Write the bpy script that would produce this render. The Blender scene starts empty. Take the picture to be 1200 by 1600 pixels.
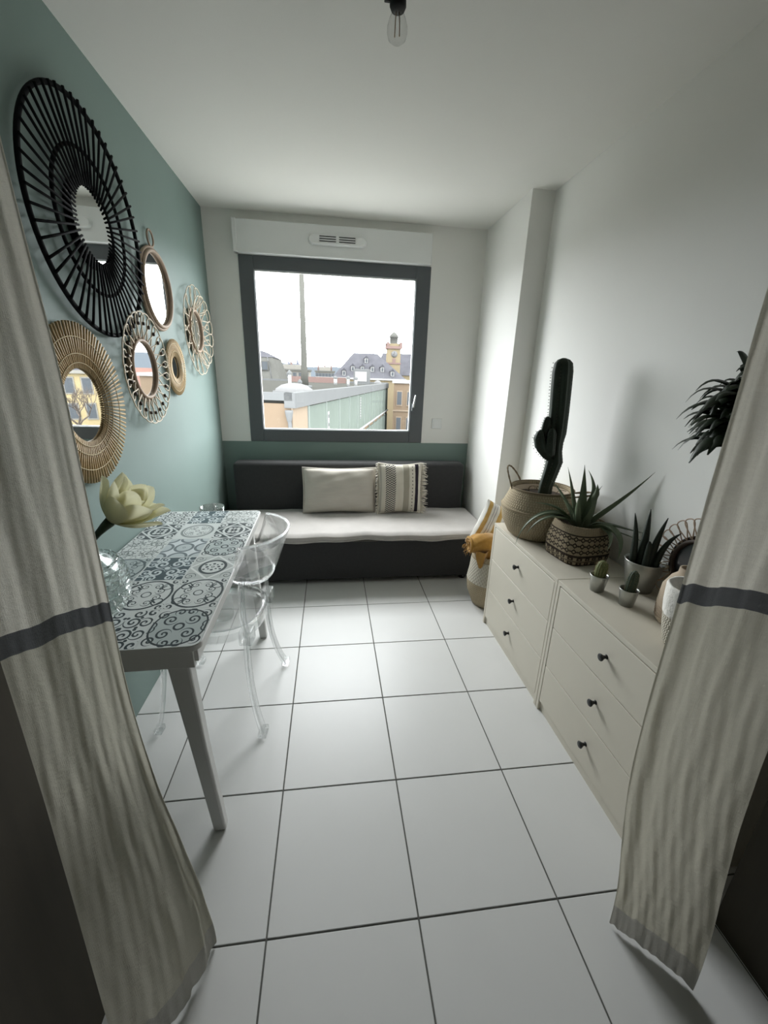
import bpy, bmesh, math, random
from mathutils import Vector, Matrix
pi = math.pi
sin, cos = math.sin, math.cos
rnd = random.Random(7)
scene = bpy.context.scene
COL = scene.collection

# ------------------------------------------------------------------ camera, sky, exposure
YAW, PITCH, ROLL, EYE = 0.135063, -0.319968, 0.031889, 1.384
f_ = Vector((sin(YAW)*cos(PITCH), cos(YAW)*cos(PITCH), sin(PITCH)))
r_ = Vector((cos(YAW), -sin(YAW), 0)); u_ = r_.cross(f_)
rr = cos(ROLL)*r_ + sin(ROLL)*u_; uu = -sin(ROLL)*r_ + cos(ROLL)*u_
cd = bpy.data.cameras.new('camera'); cam = bpy.data.objects.new('camera', cd); COL.objects.link(cam)
cam.matrix_world = Matrix(((rr.x, uu.x, -f_.x, 0), (rr.y, uu.y, -f_.y, 0), (rr.z, uu.z, -f_.z, EYE), (0, 0, 0, 1)))
cd.sensor_fit = 'AUTO'; cd.sensor_width = 36; cd.lens = 634.0/1600*36; cd.clip_start = .02; cd.clip_end = 5000
scene.camera = cam

SKY = 12.0
w = bpy.data.worlds.new('overcast_sky'); scene.world = w; w.use_nodes = True
nt = w.node_tree; nt.nodes.clear()
o_ = nt.nodes.new('ShaderNodeOutputWorld'); b_ = nt.nodes.new('ShaderNodeBackground')
tc = nt.nodes.new('ShaderNodeTexCoord'); sx = nt.nodes.new('ShaderNodeSeparateXYZ'); rp = nt.nodes.new('ShaderNodeValToRGB')
nt.links.new(tc.outputs['Generated'], sx.inputs[0]); nt.links.new(sx.outputs['Z'], rp.inputs[0])
rp.color_ramp.elements[0].position = 0.0; rp.color_ramp.elements[0].color = (.86, .90, .93, 1)
rp.color_ramp.elements[1].position = 1.0; rp.color_ramp.elements[1].color = (.97, 1, 1, 1)
nt.links.new(rp.outputs[0], b_.inputs[0]); b_.inputs[1].default_value = SKY
nt.links.new(b_.outputs[0], o_.inputs[0])
scene.view_settings.view_transform = 'Standard'; scene.view_settings.look = 'None'
scene.view_settings.gamma = 1; scene.view_settings.use_curve_mapping = False
scene.view_settings.exposure = 0.92
scene.cycles.use_denoising = True
scene.cycles.max_bounces = 14; scene.cycles.diffuse_bounces = 8; scene.cycles.transparent_max_bounces = 24
scene.cycles.transmission_bounces = 12
scene.cycles.sample_clamp_indirect = 6

# room constants (metres)
XL, XR, XP, YB, YP, ZC = -.824, 1.259, 1.122, 3.248, 2.57, 2.40
YH = -1.5            # back of the hall the camera stands in
# the window lets the sky in: a portal tells the renderer where (gives off nothing itself)
ld = bpy.data.lights.new('window_portal', 'AREA'); ld.shape = 'RECTANGLE'; ld.size = 1.14; ld.size_y = 1.09
ld.cycles.is_portal = True
lo = bpy.data.objects.new('window_portal', ld); COL.objects.link(lo)
lo.location = (.055, YB+.06, 1.52); lo.rotation_euler = (-pi/2, 0, 0)

# ------------------------------------------------------------------ materials
MATS = {}
class X:
    """a float socket with arithmetic: each operation adds a Math node"""
    def __init__(s, t, k): s.t = t; s.k = k
    def op(s, o, b=None, c=None):
        n = s.t.nodes.new('ShaderNodeMath'); n.operation = o
        for i, v in enumerate((s, b, c)):
            if v is None: continue
            if isinstance(v, X): s.t.links.new(v.k, n.inputs[i])
            else: n.inputs[i].default_value = v
        return X(s.t, n.outputs[0])
    def __add__(s, b): return s.op('ADD', b)
    __radd__ = __add__
    def __sub__(s, b): return s.op('SUBTRACT', b)
    def __rsub__(s, b): return (s*-1)+b
    def __mul__(s, b): return s.op('MULTIPLY', b)
    __rmul__ = __mul__
    def __truediv__(s, b): return s.op('DIVIDE', b)
    def lt(s, b): return s.op('LESS_THAN', b)
    def gt(s, b): return s.op('GREATER_THAN', b)
    def abs(s): return s.op('ABSOLUTE')
    def max(s, b): return s.op('MAXIMUM', b)
    def min(s, b): return s.op('MINIMUM', b)
    def fr(s): return s.op('FRACT')
    def sin(s): return s.op('SINE')
    def sqrt(s): return s.op('SQRT')
    def at2(s, b): return s.op('ARCTAN2', b)

def newmat(name):
    m = bpy.data.materials.new(name); m.use_nodes = True; m.node_tree.nodes.clear()
    t = m.node_tree; out = t.nodes.new('ShaderNodeOutputMaterial'); MATS[name] = m
    return m, t, out
def coords(t, kind='UV'):
    c = t.nodes.new('ShaderNodeTexCoord'); s = t.nodes.new('ShaderNodeSeparateXYZ')
    t.links.new(c.outputs[kind], s.inputs[0])
    return X(t, s.outputs[0]), X(t, s.outputs[1]), X(t, s.outputs[2]), c.outputs[kind]
def noise(t, vec, scale, detail=4, rough=.55, stretch=None):
    if stretch:
        mp = t.nodes.new('ShaderNodeMapping'); mp.inputs['Scale'].default_value = stretch
        t.links.new(vec, mp.inputs[0]); vec = mp.outputs[0]
    n = t.nodes.new('ShaderNodeTexNoise'); n.inputs['Scale'].default_value = scale
    n.inputs['Detail'].default_value = detail; n.inputs['Roughness'].default_value = rough
    t.links.new(vec, n.inputs['Vector']); return X(t, n.outputs['Fac'])
def mixc(t, fac, a, b):
    n = t.nodes.new('ShaderNodeMix'); n.data_type = 'RGBA'
    if isinstance(fac, X): t.links.new(fac.k, n.inputs[0])
    else: n.inputs[0].default_value = fac
    for i, v in ((6, a), (7, b)):
        if isinstance(v, tuple): n.inputs[i].default_value = (*v[:3], 1)
        else: t.links.new(v, n.inputs[i])
    return n.outputs[2]
def bump(t, h, strength, dist=.001):
    n = t.nodes.new('ShaderNodeBump'); n.inputs['Strength'].default_value = strength; n.inputs['Distance'].default_value = dist
    t.links.new(h.k, n.inputs['Height']); return n.outputs[0]
def bsdf(t, out, col, rough=.6, metal=0, spec=.5, trans=0, ior=1.45, coat=0, sheen=0, normal=None):
    p = t.nodes.new('ShaderNodeBsdfPrincipled')
    if isinstance(col, tuple): p.inputs['Base Color'].default_value = (*col[:3], 1)
    else: t.links.new(col, p.inputs['Base Color'])
    if isinstance(rough, X): t.links.new(rough.k, p.inputs['Roughness'])
    else: p.inputs['Roughness'].default_value = rough
    p.inputs['Metallic'].default_value = metal; p.inputs['Specular IOR Level'].default_value = spec
    p.inputs['Transmission Weight'].default_value = trans; p.inputs['IOR'].default_value = ior
    p.inputs['Coat Weight'].default_value = coat; p.inputs['Sheen Weight'].default_value = sheen
    if normal is not None: t.links.new(normal, p.inputs['Normal'])
    if out is not None: t.links.new(p.outputs[0], out.inputs[0])
    return p
def simple(name, col, rough=.6, metal=0, spec=.5, var=.12, scale=8, bstr=0, bscale=200, bdist=.001, stretch=None, coat=0, sheen=0, kind='Object'):
    """solid colour with faint procedural unevenness and optional fine relief"""
    m, t, out = newmat(name); *_, v = coords(t, kind)
    n = noise(t, v, scale, 4, .6, stretch)
    c = mixc(t, n, tuple(x*(1-var) for x in col), tuple(min(1, x*(1+var)) for x in col))
    nm = bump(t, noise(t, v, bscale, 3, .6, stretch), bstr, bdist) if bstr else None
    bsdf(t, out, c, rough, metal, spec, coat=coat, sheen=sheen, normal=nm); return m

simple('white_paint', (.80, .795, .765), .85, spec=.25, var=.025, scale=2.2, bstr=.25, bscale=160, bdist=.0006)
simple('ceiling_paint', (.78, .775, .74), .9, spec=.2, var=.02, scale=2, bstr=.25, bscale=150, bdist=.0008)
simple('teal_paint', (.195, .262, .243), .62, spec=.4, var=.05, scale=2.5, bstr=.3, bscale=170, bdist=.0006)
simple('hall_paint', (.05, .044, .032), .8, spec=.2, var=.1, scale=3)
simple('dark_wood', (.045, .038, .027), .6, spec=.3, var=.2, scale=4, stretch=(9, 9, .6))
simple('tile_porcelain', (.66, .66, .65), .38, spec=.4, var=.045, scale=2.6, bstr=.06, bscale=40, bdist=.0006, kind='Object')
simple('grout', (.13, .13, .12), .95, spec=.1, var=.15, scale=20)
simple('anthracite', (.11, .12, .127), .42, spec=.4, var=.05, bstr=.1, bscale=500, bdist=.0003)
simple('bead_reflex', (.72, .73, .72), .5)  # glazing bead in near-white: the light reflex round the pane is painted
simple('white_plastic', (.78, .79, .78), .4, spec=.4, var=.02)
simple('slot_black', (.02, .02, .02), .7)
simple('steel', (.55, .56, .56), .3, 1, var=.05)
simple('bed_fabric', (.045, .045, .046), .95, spec=.15, var=.18, scale=60, bstr=.5, bscale=900, bdist=.0006, sheen=.15)
simple('velvet', (.44, .415, .395), .85, spec=.2, var=.28, scale=4.5, bstr=.2, bscale=60, bdist=.002, sheen=.5)
simple('linen_cushion', (.56, .525, .47), .95, spec=.15, var=.07, scale=14, bstr=.5, bscale=350, bdist=.0008, stretch=(1, 1, 6))
simple('fringe_yarn', (.72, .68, .60), .95, spec=.1, var=.1)
simple('table_white', (.66, .66, .645), .45, spec=.4, var=.03)
simple('chest_lacquer', (.62, .58, .495), .48, spec=.4, var=.02, scale=3, bstr=.08, bscale=300, bdist=.0003)
simple('chest_shadow_gap', (.10, .098, .085), .8)  # dark colour painting the shade in the chest's gaps
simple('knob_black', (.02, .021, .02), .45, var=.1)
simple('rattan_black', (.009, .0095, .011), .75, spec=.15, var=.3, scale=60, bstr=.4, bscale=200)
simple('rattan_brown', (.36, .265, .19), .6, var=.25, scale=30, bstr=.4, bscale=150)
simple('rattan_pale', (.66, .57, .45), .6, var=.22, scale=30, bstr=.3, bscale=150)
simple('rattan_tie', (.05, .035, .025), .7)
simple('bamboo', (.46, .33, .17), .55, var=.35, scale=25, bstr=.3, bscale=180)
simple('bamboo_thread', (.62, .52, .33), .8)
simple('mirror_silver', (.92, .93, .93), .008, 1, var=0)
simple('mirror_dark', (.03, .032, .035), .12, 0, spec=.8, var=0)
simple('cactus_green', (.028, .04, .028), .65, spec=.35, var=.35, scale=25)
simple('cactus_small', (.13, .15, .055), .7, var=.3, scale=40)
simple('cactus_small_dark', (.045, .065, .04), .7, var=.3, scale=40)
simple('spine_pale', (.42, .33, .17), .8)
simple('spine_dark', (.05, .04, .03), .8)
simple('aloe_green', (.125, .16, .098), .45, spec=.45, var=.3, scale=14, bstr=.2, bscale=90)
simple('sansevieria_green', (.022, .032, .022), .5, var=.4, scale=30)
simple('plant_dark', (.014, .024, .010), .45, spec=.45, var=.35, scale=20)
simple('soil', (.05, .036, .025), 1, var=.5, scale=80, bstr=.8, bscale=120, bdist=.004)
simple('zinc', (.50, .51, .48), .38, .85, var=.2, scale=30, bstr=.15, bscale=70)
simple('clay_beige', (.40, .32, .235), .8, var=.15, scale=9, bstr=.3, bscale=60)
simple('basket_white', (.74, .72, .67), .9, var=.08, scale=40, bstr=.8, bscale=70, bdist=.004)
simple('mustard_wool', (.37, .20, .045), .95, spec=.1, var=.25, scale=45, bstr=.7, bscale=220, bdist=.002, sheen=.3)
simple('stem_green', (.03, .05, .022), .5, var=.3)
simple('socket_black', (.016, .016, .016), .5)
simple('filament', (.5, .34, .2), .4, .6)
# outdoors
simple('plaster_orange', (0.06162, 0.04684, 0.03328), .9, var=.1, scale=.6, spec=0)
simple('plaster_orange_pale', (0.0812, 0.06525, 0.0493), .9, var=.08, scale=.6, spec=0)
simple('fascia_metal', (0.04714, 0.04853, 0.04853), .6, var=.06, scale=.8, spec=0)
simple('roof_gravel', (0.02175, 0.02175, 0.01972), .95, var=.2, scale=1.2, spec=0)
simple('green_glass_panel', (0.04698, 0.05481, 0.04829), .4, var=.18, scale=.5, spec=0)
simple('panel_joint', (0.07888, 0.08874, 0.08134), .7, spec=0)
simple('slate', (.027, .027, .030), .75, var=.3, scale=.8, spec=0)
simple('zinc_roof', (0.03697, 0.03697, 0.03393), .6, var=.2, scale=.7, spec=0)
simple('cream_render', (0.075, 0.072, 0.0645), .9, var=.1, scale=.1, spec=0)
simple('far_window', (0.029, 0.0319, 0.0348), .3, spec=0)
simple('tower_yellow', (0.078, 0.0645, 0.042), .9, var=.12, scale=.5, spec=0)
simple('tower_red', (0.0638, 0.04495, 0.0406), .9, spec=0)
simple('concrete_mast', (0.0323, 0.0323, 0.0289), .9, var=.1, scale=.6, spec=0)
simple('asphalt', (.22, .22, .21), .95, var=.2, scale=.1, spec=0)
simple('far_hill', (.027, .031, .035), 1, var=.08, scale=.004, spec=0)  # blue-grey distance haze put into the hill colour
simple('far_church', (0.0348, 0.0377, 0.0464), 1, spec=0)
simple('yellow_stone', (.115, .094, .054), .9, var=.15, scale=.5, spec=0)
simple('roof_tile_red', (0.058, 0.0348, 0.029), .9, var=.2, scale=.5, spec=0)
simple('bark', (0.03625, 0.03045, 0.0261), .95, var=.3, scale=3, spec=0)
simple('dome_acrylic', (0.058, 0.058, 0.058), .6, spec=0)
simple('white_metal', (0.1085, 0.1085, 0.106), .5, spec=0)

def clear_mat(name, tint, see, ior=1.45):
    """clear plastic or glass: part straight-through, part refracting"""
    m, t, out = newmat(name)
    g = bsdf(t, None, tint, .03, 0, .5, trans=1, ior=ior)
    tr = t.nodes.new('ShaderNodeBsdfTransparent'); tr.inputs[0].default_value = (*tint, 1)
    mx = t.nodes.new('ShaderNodeMixShader'); mx.inputs[0].default_value = see
    t.links.new(g.outputs[0], mx.inputs[1]); t.links.new(tr.outputs[0], mx.inputs[2]); t.links.new(mx.outputs[0], out.inputs[0])
clear_mat('acrylic', (.985, .99, .99), .62, 1.45)
clear_mat('vase_glass', (.93, .96, .95), .3)
def pane_mat(name, k):
    m, t, out = newmat(name)
    fr = t.nodes.new('ShaderNodeFresnel'); fr.inputs[0].default_value = 1.45
    gl = t.nodes.new('ShaderNodeBsdfGlossy'); gl.inputs['Roughness'].default_value = .02
    tr = t.nodes.new('ShaderNodeBsdfTransparent'); tr.inputs[0].default_value = (k, k, k, 1)
    ge = t.nodes.new('ShaderNodeNewGeometry')      # reflect once, at the face the ray enters
    fac = X(t, fr.outputs[0])*(1-X(t, ge.outputs['Backfacing']))
    mx = t.nodes.new('ShaderNodeMixShader'); t.links.new(fac.k, mx.inputs[0])
    t.links.new(tr.outputs[0], mx.inputs[1]); t.links.new(gl.outputs[0], mx.inputs[2]); t.links.new(mx.outputs[0], out.inputs[0])
pane_mat('window_glass', .97); pane_mat('bulb_glass', .93)

def linen(name, col, transl):
    m, t, out = newmat(name); x, y, z, v = coords(t, 'UV')
    wv = (x*900).sin()*.5 + (y*2600).sin()*.5
    n1 = noise(t, v, 26, 4, .65, (1, 9, 1)); n2 = noise(t, v, 120, 3, .6, (6, .4, 1))
    c = mixc(t, (n1*.6+n2*.4), tuple(k*.86 for k in col), tuple(min(1, k*1.1) for k in col))
    nm = bump(t, noise(t, v, 30, 4, .6, (1, 3, 1))*1.5 + n2*.6 + wv*.04, .5, .004)
    d = bsdf(t, None, c, .95, spec=.1, sheen=.2, normal=nm)
    tl = t.nodes.new('ShaderNodeBsdfTranslucent'); t.links.new(c, tl.inputs[0]); t.links.new(nm, tl.inputs['Normal'])
    mx = t.nodes.new('ShaderNodeMixShader'); mx.inputs[0].default_value = transl
    t.links.new(d.outputs[0], mx.inputs[1]); t.links.new(tl.outputs[0], mx.inputs[2]); t.links.new(mx.outputs[0], out.inputs[0])
linen('linen', (.68, .65, .57), .48)
linen('linen_beige', (.58, .555, .465), .38)
linen('linen_band', (.17, .175, .18), .25)
linen('linen_hem', (.50, .485, .44), .25)

def woven(name, c1, c2, nu, nv, depth=.5):
    m, t, out = newmat(name); u, v, _, vec = coords(t, 'UV')
    a = ((u*nu + (v*nv*.5).op('FLOOR')*.5)*2*pi).sin(); b = (v*nv*pi).sin().abs()
    h = a*.5+.5
    n = noise(t, vec, 30, 4, .7, (4, 1, 1))
    c = mixc(t, (h*b*.6 + n*.5), c1, c2)
    bsdf(t, out, c, .9, spec=.15, normal=bump(t, h*b, depth, .006))
woven('seagrass', (.25, .20, .13), (.52, .44, .31), 84, 66, .4)
woven('seagrass_dark', (.15, .115, .075), (.36, .29, .20), 55, 26)
woven('seagrass_pale', (.34, .31, .25), (.66, .62, .53), 46, 22)

def kilim(name):
    """dark zigzag-and-square print on the aloe basket"""
    m, t, out = newmat(name); u, v, _, vec = coords(t, 'UV')
    def cell(nu, nv, sh=0):
        a = ((u*nu+sh).fr()*2-1).abs(); b = ((v*nv).fr()*2-1).abs(); return a, b
    a, b = cell(28, 6.3); dia = (a+b).lt(.93).min((a+b).gt(.40))
    a2, b2 = cell(28, 6.3, .5); dia = dia.max((a2+b2).lt(.36))
    upper = v.gt(.30).min(v.lt(.78))
    a, b = cell(22, 7.5); sq = a.lt(.62).min(b.lt(.6)).min(1-a.lt(.2).min(b.lt(.2)))
    lower = v.lt(.24)
    lines = ((v-.27).abs().lt(.03)).max((v-.13).abs().lt(.012)).max((v-.80).abs().lt(.018)).max(v.lt(.03))
    ink = (dia*upper).max(sq*lower).max(lines)
    n = noise(t, vec, 40, 4, .7, (4, 1.5, 1))
    wv = (u*140*pi).sin()*.5 + (v*60*pi).sin()*.5
    base = mixc(t, n, (.22, .17, .11), (.44, .37, .26))
    bsdf(t, out, mixc(t, ink*.93, base, (.025, .018, .016)), .9, spec=.15, normal=bump(t, wv, .4, .003))
kilim('kilim_basket')

def bands(name, stripes, base, axis='u', chevron=None, dots=None, rough=.95):
    """cloth with woven stripes; stripes = (from, to, colour)"""
    m, t, out = newmat(name); u, v, _, vec = coords(t, 'UV'); k = u if axis == 'u' else v; o = v if axis == 'u' else u
    c = base
    for a, b, col in stripes: c = mixc(t, k.gt(a).min(k.lt(b)), c, col)
    if chevron:
        a, b, col = chevron; tri = (((k-a)/(b-a)*2.5).fr()*2-1).abs()
        z = ((o*22 + tri*.9).fr()).lt(.5); c = mixc(t, z.min(k.gt(a)).min(k.lt(b)), c, col)
    if dots:
        a, b, col = dots; c = mixc(t, (o*14).fr().lt(.4).min(k.gt(a)).min(k.lt(b)), c, col)
    n = noise(t, vec, 90, 3, .6)
    bsdf(t, out, c, rough, spec=.12, normal=bump(t, n + (o*300).sin()*.3, .4, .002))
bands('boho_stripes', [(.03, .07, (.42, .39, .34)), (.43, .52, (.62, .58, .50)), (.55, .68, (.36, .335, .275)), (.82, .90, (.032, .026, .036))],
      (.62, .585, .51), chevron=(.16, .38, (.06, .06, .065)), dots=(.745, .765, (.10, .09, .085)))
YEL, GRY = (.60, .40, .15), (.46, .45, .46)
bands('yellow_stripes', [(.06, .15, YEL), (.20, .225, GRY), (.255, .28, GRY), (.34, .44, YEL), (.50, .525, GRY), (.56, .585, GRY), (.66, .76, YEL), (.82, .845, GRY), (.90, .96, YEL)], (.76, .745, .70))

# printed cement-tile stickers on the table top
def sticker(name, kind, ink=(.026, .040, .045), paper=(.56, .59, .58)):
    m, t, out = newmat(name); u, v, _, vec = coords(t, 'UV')
    x = u*2-1; y = v*2-1; ax = x.abs(); ay = y.abs(); r = (x*x+y*y).sqrt()
    d = ax+ay
    def ring(R, wd, cx=0, cy=0, fold=True):
        px, py = (ax, ay) if fold else (x, y)
        q = ((px-cx)*(px-cx)+(py-cy)*(py-cy)).sqrt(); return (q-R).abs().lt(wd*1.25)
    def disc(R, cx=0, cy=0):
        q = ((ax-cx)*(ax-cx)+(ay-cy)*(ay-cy)).sqrt(); return q.lt(R)
    def spiral(cx, cy, R, turns, wd, sg=1, ph=0):
        dx = ax-cx; dy = ay-cy; q = (dx*dx+dy*dy).sqrt(); th = dy.at2(dx)
        return (q/R*turns + th*(sg/(2*pi)) + ph).fr().lt(wd*1.2).min(q.lt(R))
    edge = ax.max(ay).gt(.965); mid = None
    if kind == 'circle':
        k = ring(.93, .035).max(ring(.17, .018)).max(spiral(.45, .22, .20, 1.5, .26)).max(spiral(.24, .55, .20, 1.5, .26, -1))
        k = k.max(((x*x-y*y).abs().lt(.05)).min(r.gt(.5)).min(r.lt(.82))).max(spiral(.84, .84, .2, 1.3, .4)).max(ring(.2, .02, .62, .5))
    elif kind == 'vine':
        k = spiral(.30, .34, .30, 1.6, .34).max(spiral(.74, .30, .26, 1.5, .34, -1)).max(spiral(.34, .80, .24, 1.4, .36, -1)).max(spiral(.82, .82, .22, 1.2, .4))
        k = k.max(disc(.07, .02, .02)).max(disc(.06, .52, .58)).max(disc(.06, .06, .56)).max(disc(.06, .55, .05))
    elif kind == 'vine_ring':
        k = ring(.80, .028, .12, .1).max(spiral(.38, .36, .26, 1.5, .34)).max(spiral(.72, .66, .22, 1.4, .36, -1)).max(ring(.16, .03)).max(spiral(.2, .78, .2, 1.2, .36))
        k = k.max(ring(.16, .02, .95, .1)); mid = (.40, .45, .445)
    elif kind == 'diamond':
        k = d.gt(1.02).max(d.lt(.88).min(r.gt(.62))).max(r.lt(.50))
        hole = disc(.09, .24, .0).max(disc(.09, 0, .24)).max(disc(.11, .22, .22)).max(spiral(.72, .68, .28, 1.4, .5)).max(disc(.05))
        k = k.min(1-hole)
    elif kind == 'medallion':
        k = ring(.56, .05).max(disc(.07, .26, .0)).max(disc(.07, 0, .26)).max(disc(.05, .17, .17)).max(disc(.06, .36, .2)).max(ring(.06, .015))
        band = d.gt(.93).min(d.lt(1.06)); k = k.max(spiral(.78, .74, .26, 1.6, .16)); mid = None
        c0 = mixc(t, d.gt(1.06), paper, (.44, .47, .46)); c0 = mixc(t, d.lt(.93).min(r.gt(.6)), c0, (.40, .43, .42)); c0 = mixc(t, band, c0, (.66, .68, .67)); paper = c0
    elif kind == 'circles':
        k = ring(.42, .05).max(ring(.42, .05, .98, 0)).max(ring(.42, .05, 0, .98)).max(ring(.42, .05, .98, .98))
        ins = disc(.40).max(disc(.40, .98, 0)).max(disc(.40, 0, .98)).max(disc(.40, .98, .98)); paper = mixc(t, ins, (.56, .60, .62), (.42, .47, .485)); k = k.max(ring(.06, .012))
        ink = (.12, .15, .165)
    elif kind == 'floral':
        vo = t.nodes.new('ShaderNodeTexVoronoi'); vo.feature = 'DISTANCE_TO_EDGE'; vo.inputs['Scale'].default_value = 1
        cb = t.nodes.new('ShaderNodeCombineXYZ'); wx = noise(t, vec, 6, 2)
        t.links.new((ax*4.3+wx).k, cb.inputs[0]); t.links.new((ay*4.3+wx).k, cb.inputs[1]); t.links.new(cb.outputs[0], vo.inputs['Vector'])
        k = X(t, vo.outputs['Distance']).lt(.06).max(spiral(.5, .5, .3, 1.8, .2)); ink = (.16, .185, .18)
    elif kind == 'pale_medal':
        k = ring(.80, .05).max(ring(.66, .015)).max(disc(.06, .2, .2)).max(spiral(.36, .2, .16, 1.2, .3)).max(spiral(.2, .45, .15, 1.2, .3, -1)).max(ring(.1, .02)).max(disc(.05, .5, .4)); ink = (.19, .215, .215)
    elif kind == 'dark_floral':
        k = 1-(spiral(.32, .34, .32, 1.5, .42).max(spiral(.76, .34, .24, 1.4, .42, -1)).max(spiral(.36, .80, .22, 1.3, .42, -1)).max(disc(.12)).max(disc(.1, .62, .62)).max(ring(.2, .03, .86, .86)))
        ink = (.035, .062, .075); paper = (.50, .55, .56)
    c = paper
    if mid: c = mixc(t, r.lt(.9), paper, mid)
    c = mixc(t, k, c, ink); c = mixc(t, edge, c, (.52, .55, .54))
    bsdf(t, out, c, .36, spec=.28)
for kd in ('circle', 'vine', 'vine_ring', 'diamond', 'medallion', 'circles', 'floral', 'pale_medal', 'dark_floral'): sticker('sticker_'+kd, kd)
sticker('sticker_circle_grey', 'circle', (.06, .085, .09), (.36, .41, .41))
def petal_mat():
    m, t, out = newmat('lotus_petal'); u, v, _, vec = coords(t, 'UV')
    n = noise(t, vec, 12, 4, .6, (7, 1, 1))
    c = mixc(t, v, (.74, .71, .46), (.86, .84, .64)); c = mixc(t, n*.30, c, (.60, .59, .30))
    d = bsdf(t, None, c, .6, spec=.3, normal=bump(t, n, .3, .003)); tl = t.nodes.new('ShaderNodeBsdfTranslucent'); t.links.new(c, tl.inputs[0])
    mx = t.nodes.new('ShaderNodeMixShader'); mx.inputs[0].default_value = .42
    t.links.new(d.outputs[0], mx.inputs[1]); t.links.new(tl.outputs[0], mx.inputs[2]); t.links.new(mx.outputs[0], out.inputs[0])
petal_mat()

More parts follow.
